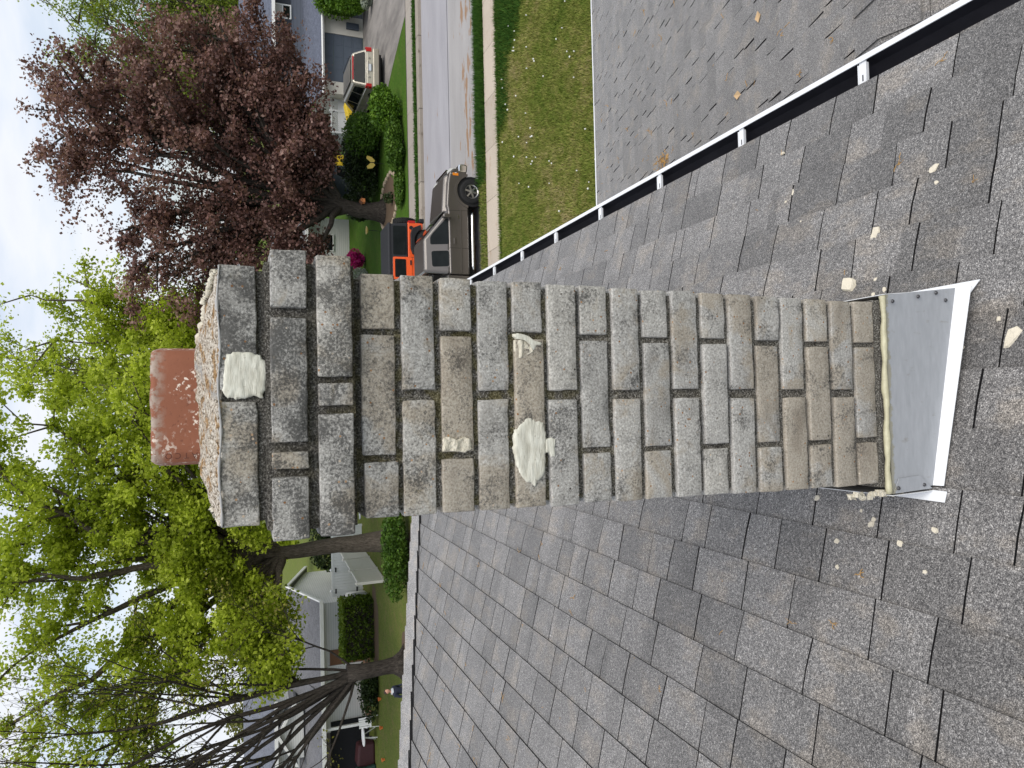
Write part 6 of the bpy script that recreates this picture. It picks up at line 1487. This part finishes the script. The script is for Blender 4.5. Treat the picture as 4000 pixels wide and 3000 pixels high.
# dandelion clocks on the lawn
M['dandelion'] = plain('white_seed_head', (0.78, 0.78, 0.72), 0.9); M['stalk'] = plain('green_stalk', (0.10, 0.15, 0.03), 0.8)
def dande(x, y, first=[None]):
    if first[0] is None:
        t = empty('dandelion', (0, 0, 0), 0, 'white dandelion seed head standing in the mown lawn', 'dandelion', 'dandelion seed heads on the lawn')
        MB().tube([(0, 0, 0), (0.004, 0, 0.06), (0, 0.003, 0.115)], 0.004, 5).build('stalk', M['stalk'], t)
        MB().lathe([(0.0, -0.028), (0.02, -0.02), (0.029, 0.0), (0.02, 0.02), (0.0, 0.029)], (0, 0.003, 0.135), 'z', 9).build('seed_head', M['dandelion'], t, smooth=True)
        first[0] = t; o = t
    else: o = copy_tree(first[0])
    o.location = (x, y, GZ); k = rnd.uniform(0.5, 0.95); o.scale = (k, k, rnd.uniform(0.6, 0.95)); o.rotation_euler = (0, 0, rnd.random()*6.28)
cl = [(rnd.uniform(3.0, 10.5), rnd.uniform(13.2, 18.6)) for _ in range(26)]
n = 0
while n < 62:
    a, b = rnd.choice(cl); x, y = rnd.gauss(a, 0.45), rnd.gauss(b, 0.35)
    if not (2.2 < x < 12.5 and 12.5 < y < 18.6): continue
    dande(x, y); n += 1
# stone ring round the maple bed
sr = empty('stone_edging', (9.9, 34.0, GZ), 0, 'curved ring of pale edging stones round the bed under the red maple', 'edging')
M['edging'] = plain('pale_edging_stone', (0.36, 0.29, 0.21), 0.9, var=0.2, bump=0.4)
for i in range(26):
    a = 2*math.pi*i/26; o = MB().box(-0.13, 0.13, -0.09, 0.09, 0.0, 0.11).build('stone', M['edging'], sr); o.location = (1.3*math.cos(a)*rnd.uniform(0.97, 1.03), 2.05*math.sin(a), -0.01); o.rotation_euler = (0, 0, a+math.pi/2+rnd.uniform(-0.15, 0.15)); bevel(o, 0.03)
# bird feeder dish on a thin pole
t = empty('bird_bath', (8.95, 36.0, GZ), 0, 'yellow dish on a thin dark pole standing on the far lawn', 'bird feeder')
MB().tube([(0, 0, 0), (0, 0, 0.72)], 0.013, 6).build('pole', M['black_plastic'], t)
MB().lathe([(0.0, 0.70), (0.12, 0.72), (0.22, 0.80), (0.20, 0.80), (0.1, 0.745), (0, 0.735)], (0, 0, 0), 'z', 18).build('dish', plain('yellow_dish', (0.50, 0.36, 0.10), 0.5), t, smooth=True)
# butterfly ornament on a stake
t = empty('butterfly_ornament', (12.1, 35.0, GZ), 0.2, 'yellow butterfly ornament on a stake before the dark bush', 'ornament')
MB().tube([(0, 0, 0), (0, 0, 0.62)], 0.012, 5).build('stake', M['black_plastic'], t)
yel = plain('yellow_enamel', (0.58, 0.42, 0.10), 0.5)
for s_ in (-1, 1):
    MB().prism([(0, 0.55), (s_*0.12, 0.48), (s_*0.30, 0.62), (s_*0.36, 0.86), (s_*0.22, 0.90), (0.0, 0.68)], -0.012, 0.012, 'y').build('wing', yel, t)
MB().tube([(0, -0.02, 0.5), (0, -0.02, 0.72)], [0.025, 0.018], 6).build('body', M['black_plastic'], t)
# birdhouse on the maple trunk
t = empty('birdhouse', (10.12, 34.93, 1.15), 0.3, 'small orange birdhouse hanging on the red maple trunk', 'birdhouse')
org_ = plain('orange_paint_wood', (0.55, 0.20, 0.07), 0.7)
MB().prism([(-0.10, 0.0), (0.10, 0.0), (0.10, 0.17), (0.0, 0.25), (-0.10, 0.17)], -0.09, 0.09, 'y').build('box', org_, t)
for s_ in (-1, 1): MB().hexa([(0, -0.12, 0.25), (s_*0.15, -0.12, 0.13), (s_*0.15, 0.12, 0.13), (0, 0.12, 0.25), (0, -0.12, 0.275), (s_*0.155, -0.12, 0.15), (s_*0.155, 0.12, 0.15), (0, 0.12, 0.275)]).build('roof', plain('brown_paint_wood', (0.16, 0.07, 0.04), 0.8), t)
MB().lathe([(0.0, 0.0), (0.028, 0.0), (0.03, 0.01)], (0, -0.0905, 0.12), 'y', 12).build('entrance', M['dark_void'], t)
# wheelie bins by the carport, one with its yellow lid open; yellow-topped barrel by the van
M['bin_black'] = plain('black_bin_plastic', (0.02, 0.021, 0.023), 0.5); M['bin_yellow'] = plain('yellow_bin_plastic', (0.72, 0.50, 0.02), 0.5)
def bin_(x, y, rz, label, lidmat, lidang):
    t = empty('wheelie_bin', (x, y, GZ), rz, label, 'bin', 'wheelie bins by the carport')
    o = MB().hexa([(-0.22, -0.25, 0.05), (0.22, -0.25, 0.05), (0.22, 0.22, 0.05), (-0.22, 0.22, 0.05), (-0.29, -0.33, 0.95), (0.29, -0.33, 0.95), (0.29, 0.33, 0.95), (-0.29, 0.33, 0.95)]).build('tub', M['bin_black'], t); bevel(o, 0.03)
    l = MB().box(-0.31, 0.31, -0.70, 0.0, 0.0, 0.05).build('lid', lidmat, t); l.location = (0, 0.34, 0.955); l.rotation_euler = (lidang, 0, 0); bevel(l, 0.02)
    for s_ in (-1, 1): MB().lathe([(0.0, -0.03), (0.1, -0.03), (0.1, 0.03), (0.0, 0.03)], (s_*0.26, 0.27, 0.10), 'x', 12).build('wheel', M['tyre'], t)
    MB().tube([(-0.2, 0.37, 0.95), (0.2, 0.37, 0.95)], 0.015, 6).build('handle', M['bin_black'], t)
bin_(13.6, 41.2, 0.3, 'black wheelie bin with raised black lid before the carport', M['bin_black'], R(-55))
bin_(14.6, 42.0, 0.0, 'black wheelie bin with upright yellow lid inside the carport', M['bin_yellow'], R(-100))
t = empty('covered_cart', (15.55, 39.9, GZ), 0.1, 'black covered garden cart with a yellow top left of the minivan', 'cart')
o = MB().hexa([(-0.55, -0.5, 0.12), (0.75, -0.5, 0.12), (0.75, 0.6, 0.12), (-0.55, 0.6, 0.12), (-0.5, -0.42, 0.95), (0.6, -0.42, 1.0), (0.6, 0.5, 1.0), (-0.5, 0.5, 0.95)]).build('cover', M['soft_top'], t); bevel(o, 0.12, 3)
o = MB().hexa([(0.55, -0.35, 0.6), (1.5, -0.35, 0.75), (1.5, 0.4, 0.75), (0.55, 0.4, 0.6), (0.58, -0.3, 1.05), (1.5, -0.25, 1.22), (1.5, 0.3, 1.22), (0.58, 0.35, 1.05)]).build('yellow_top', M['bin_yellow'], t); bevel(o, 0.06, 2)
for s_ in (-0.4, 0.55): MB().lathe([(0.0, -0.04), (0.16, -0.04), (0.16, 0.04), (0.0, 0.04)], (s_, -0.52, 0.16), 'y', 14).build('wheel', M['tyre'], t)
# flag hanging from the porch of the carport house
t = empty('flag', (15.2, 42.5, 2.5), 0, 'red and white striped flag hanging by the carport roof', 'flag')
MB().tube([(0, 0, 0), (0.45, -0.35, 0.75)], 0.014, 6).build('pole', M['white_trim'], t)
for i in range(6):
    V = []; 
    for k in range(6): V += [(0.15+i*0.05, -0.12-i*0.04+0.03*math.sin(k), 0.30+i*0.075-k*0.10), (0.2+i*0.05, -0.16-i*0.04+0.03*math.sin(k+0.5), 0.375+i*0.075-k*0.10)]
    mesh('stripe', V+[(a, b+0.004, c_) for a, b, c_ in V], [(2*k, 2*k+1, 2*k+3, 2*k+2) for k in range(5)]+[(12+2*k+2, 12+2*k+3, 12+2*k+1, 12+2*k) for k in range(5)], M['lamp_red'] if i % 2 == 0 else M['white_trim'], t)
# garden chair, table and clutter under the far-left carport
def lawn_chair(x, y, rz, label):
    t = empty('garden_chair', (x, y, GZ), rz, label, 'chair', 'white garden chairs')
    o = MB().box(-0.27, 0.27, -0.25, 0.25, 0.40, 0.44).build('seat', M['white_trim'], t)
    for i in range(5): MB().hexa([(-0.26+i*0.108, 0.24, 0.45), (-0.17+i*0.108, 0.24, 0.45), (-0.17+i*0.108, 0.27, 0.45), (-0.26+i*0.108, 0.27, 0.45), (-0.26+i*0.108, 0.38, 0.98), (-0.17+i*0.108, 0.38, 0.98), (-0.17+i*0.108, 0.41, 0.98), (-0.26+i*0.108, 0.41, 0.98)]).build('slat', M['white_trim'], t)
    for a in (-0.25, 0.25):
        for b in (-0.23, 0.23): MB().tube([(a, b, 0.40), (a*1.12, b*1.15, 0.0)], 0.022, 6).build('leg', M['white_trim'], t)
        MB().box(a-0.03, a+0.03, -0.26, 0.28, 0.62, 0.65).build('armrest', M['white_trim'], t)
lawn_chair(-17.3, 39.7, 0.4, 'white garden chair standing on the paving by the far-left carport')
t = empty('garden_table', (-18.3, 40.3, GZ), 0, 'white garden table beside the far-left carport opening', 'table')
MB().lathe([(0, 0.70), (0.5, 0.70), (0.5, 0.74), (0, 0.74)], (0, 0, 0), 'z', 20).build('table_top', M['white_trim'], t)
for a in (0.5, 2.6, 4.7): MB().tube([(0.1*math.cos(a), 0.1*math.sin(a), 0.70), (0.38*math.cos(a), 0.38*math.sin(a), 0.0)], 0.025, 6).build('leg', M['white_trim'], t)
M['cone'] = plain('orange_cone_plastic', (0.75, 0.20, 0.05), 0.6)
for i, (x, y, lab) in enumerate(((-15.7, 38.6, 'small orange pot nearest the bare tree at the lawn edge'), (-17.1, 38.3, 'small orange pot in front of the white garden chair'), (-18.6, 37.9, 'small orange pot at the lawn edge, left of the garden chair'), (-19.6, 37.3, 'small orange pot farthest left along the lawn edge'))):
    t = empty('flower_pot', (x, y, GZ), 0, lab, 'pot', 'orange pots along the lawn edge')
    t.scale = (0.55, 0.55, 0.55)
    MB().lathe([(0, 0), (0.11, 0), (0.16, 0.24), (0.18, 0.24), (0.18, 0.29), (0.15, 0.29), (0.12, 0.2), (0, 0.2)], (0, 0, 0), 'z', 14).build('pot', M['cone'], t)
    MB().lathe([(0.145, 0.262), (0, 0.275)], (0, 0, 0), 'z', 12).build('soil', M['soil'], t)
for i, (x, y, sx, sy, sz, mt, lab) in enumerate(((-19.6, 41.2, 0.7, 0.5, 1.0, 'dark_red_tarp', 'dark red covered stack under the far-left carport'), (-21.0, 40.8, 0.9, 0.6, 1.1, 'dark_green_tarp', 'dark green covered stack under the far-left carport'))):
    t = empty('covered_stack', (x, y, GZ), 0.2*i, lab, 'covered stack')
    o = MB().hexa([(-sx, -sy, 0), (sx, -sy, 0), (sx, sy, 0), (-sx, sy, 0), (-sx*0.8, -sy*0.8, sz), (sx*0.85, -sy*0.75, sz*0.9), (sx*0.8, sy*0.8, sz*0.95), (-sx*0.75, sy*0.8, sz*1.05)]).build('tarpaulin', plain(mt, (0.045, 0.014, 0.016) if i == 0 else (0.02, 0.05, 0.04), 0.6), t); bevel(o, 0.12, 3)
# a black grill with chrome fittings, glimpsed beside the thick trunk
t = empty('grill', (-5.2, 39.5, GZ), 0.3, 'black barbecue grill with chrome handle between the chimney and the thick trunk', 'grill')
bevel(MB().box(-0.55, 0.55, -0.3, 0.3, 0.15, 0.85).build('cart', M['black_plastic'], t), 0.03)
MB().prism([(-0.30, 0.86), (0.30, 0.86), (0.30, 1.0), (0.15, 1.2), (-0.15, 1.22), (-0.30, 1.05)], -0.45, 0.45, 'x').build('hood', M['black_plastic'], t)
MB().tube([(-0.35, -0.36, 1.06), (0.35, -0.36, 1.06)], 0.022, 8).build('handle', M['chrome'], t)
for s_ in (-1, 1): MB().box(min(s_*0.56, s_*0.95), max(s_*0.56, s_*0.95), -0.25, 0.25, 0.84, 0.87).build('side_shelf', M['alloy'], t)
# ---- the person standing on the left lawn
def person():
    base = Vector((-11.38, 28.45, GZ)); t = empty('person', base, 0, 'person in a dark navy jacket standing on the left lawn, head turned', 'person')
    t.rotation_euler = (0, 0, R(-35))
    # skinned body, local: facing +x
    J = {'pel': (0, 0, 0.93, 0.135), 'wst': (0.0, 0, 1.05, 0.135), 'chs': (0.02, 0, 1.24, 0.15), 'shc': (0.03, 0, 1.38, 0.10), 'nek': (0.045, 0, 1.45, 0.058), 'nk2': (0.065, 0, 1.52, 0.055)}
    E_ = [('pel', 'wst'), ('wst', 'chs'), ('chs', 'shc'), ('shc', 'nek'), ('nek', 'nk2')]
    for s_, n in ((1, 'l'), (-1, 'r')):
        J.update({'hp'+n: (0, s_*0.09, 0.86, 0.10), 'kn'+n: (0.03, s_*0.11, 0.49, 0.065), 'an'+n: (-0.01, s_*0.12, 0.09, 0.048), 'to'+n: (0.16, s_*0.14, 0.035, 0.036),
                  'sh'+n: (0.03, s_*0.17, 1.36, 0.075), 'el'+n: (-0.05, s_*0.25, 1.10, 0.052), 'wr'+n: (0.13, s_*0.20, 0.93, 0.038)})
        E_ += [('pel', 'hp'+n), ('hp'+n, 'kn'+n), ('kn'+n, 'an'+n), ('an'+n, 'to'+n), ('shc', 'sh'+n), ('sh'+n, 'el'+n), ('el'+n, 'wr'+n)]
        # hand
        J['pm'+n] = (0.20, s_*0.175, 0.885, 0.034); E_.append(('wr'+n, 'pm'+n))
        for k, (dy, ln) in enumerate(((-0.03, 0.075), (-0.01, 0.085), (0.012, 0.08), (0.032, 0.06))):
            J[f'f{k}{n}'] = (0.235, s_*0.175+dy, 0.862, 0.0105); J[f'g{k}{n}'] = (0.235+ln*0.5, s_*0.175+dy, 0.83-ln*0.4, 0.009); E_ += [('pm'+n, f'f{k}{n}'), (f'f{k}{n}', f'g{k}{n}')]
        J['th'+n] = (0.21, s_*0.125, 0.875, 0.012); J['tj'+n] = (0.25, s_*0.11, 0.845, 0.010); E_ += [('pm'+n, 'th'+n), ('th'+n, 'tj'+n)]
    keys = list(J); me = bpy.data.meshes.new('body'); me.from_pydata([J[k][:3] for k in keys], [(keys.index(a), keys.index(b)) for a, b in E_], [])
    o = bpy.data.objects.new('body', me); COL.objects.link(o); o.parent = t
    sk = o.modifiers.new('skin', 'SKIN'); o.modifiers.new('sub', 'SUBSURF').render_levels = 2
    for i, k in enumerate(keys): me.skin_vertices[0].data[i].radius = (J[k][3], J[k][3]); me.skin_vertices[0].data[i].use_root = (k == 'pel')
    tm = NT('person_clothes'); q = tm.xyz(tm.objc()); navy = tm.mix(tm.noise(tm.objc(), 14, 3), (0.010, 0.013, 0.026), (0.026, 0.031, 0.052))
    c = tm.mix(tm.math('GREATER_THAN', q[2], 0.90), (0.03, 0.032, 0.038), navy); c = tm.mix(tm.math('GREATER_THAN', q[2], 1.435), c, (0.50, 0.27, 0.19))
    hand = tm.math('MULTIPLY', tm.math('LESS_THAN', q[2], 0.918), tm.math('GREATER_THAN', q[0], 0.145)); hand = tm.math('MULTIPLY', hand, tm.math('GREATER_THAN', q[2], 0.7))
    c = tm.mix(hand, c, (0.50, 0.27, 0.19)); c = tm.mix(tm.math('LESS_THAN', q[2], 0.10), c, (0.02, 0.02, 0.02))
    me.materials.append(tm.done(c, 0.8))
    skin = plain('skin', (0.52, 0.27, 0.185), 0.55, var=0.08); hair = plain('dark_brown_hair', (0.035, 0.022, 0.015), 0.7, var=0.3, scale=40)
    def ell(name, c, r, mat, par, n=18, shape=None):
        V = []; F = []
        for i in range(n+1):
            th = math.pi*i/n
            for k in range(n*2):
                ph = math.pi*k/n; p = [math.sin(th)*math.cos(ph), math.sin(th)*math.sin(ph), math.cos(th)]
                if shape: p = shape(p)
                V.append((c[0]+p[0]*r[0], c[1]+p[1]*r[1], c[2]+p[2]*r[2]))
        for i in range(n):
            for k in range(2*n): F.append((i*2*n+k, (i+1)*2*n+k, (i+1)*2*n+(k+1) % (2*n), i*2*n+(k+1) % (2*n)))
        return mesh(name, V, F, mat, par, smooth=True)
    def headshape(p):
        x, y, z = p; j = max(0, -z); return [x*(1-0.10*j)+0.14*j*(x > -0.2), y*(1-0.28*j), z]
    h = ell('head', (0.085, 0, 1.625), (0.095, 0.075, 0.118), skin, t, 18, headshape)
    ell('nose', (0.183, 0, 1.605), (0.020, 0.014, 0.022), skin, h, 8)
    for s_ in (-1, 1):
        ell('ear', (0.075, s_*0.076, 1.615), (0.018, 0.010, 0.030), skin, h, 8); ell('eye', (0.166, s_*0.030, 1.635), (0.008, 0.012, 0.008), M['dark_void'], h, 8)
    ell('mouth', (0.170, 0, 1.565), (0.008, 0.024, 0.006), plain('lips', (0.36, 0.13, 0.11), 0.5), h, 8)
    hr = ell('hair', (0.068, 0, 1.655), (0.103, 0.083, 0.105), hair, h, 16, lambda p: [min(p[0], 0.72 if p[2] > 0.2 else 0.1), p[1], max(p[2], -0.55 if p[0] < 0.1 else 0.15)])
    # pale hood collar
    cb = MB(); 
    cb.lathe([(0.13, 1.385), (0.125, 1.43), (0.095, 1.475), (0.085, 1.47), (0.10, 1.42), (0.11, 1.385)], (0.03, 0, 0), 'z', 20); cb.build('collar', plain('pale_grey_collar', (0.42, 0.45, 0.47), 0.9), t, smooth=True)
person()


print('objects', len(SC.objects), 'tris', sum(len(o.data.loop_triangles) if o.data.loop_triangles else sum(len(p.vertices)-2 for p in o.data.polygons) for o in SC.objects if o.type == 'MESH'))
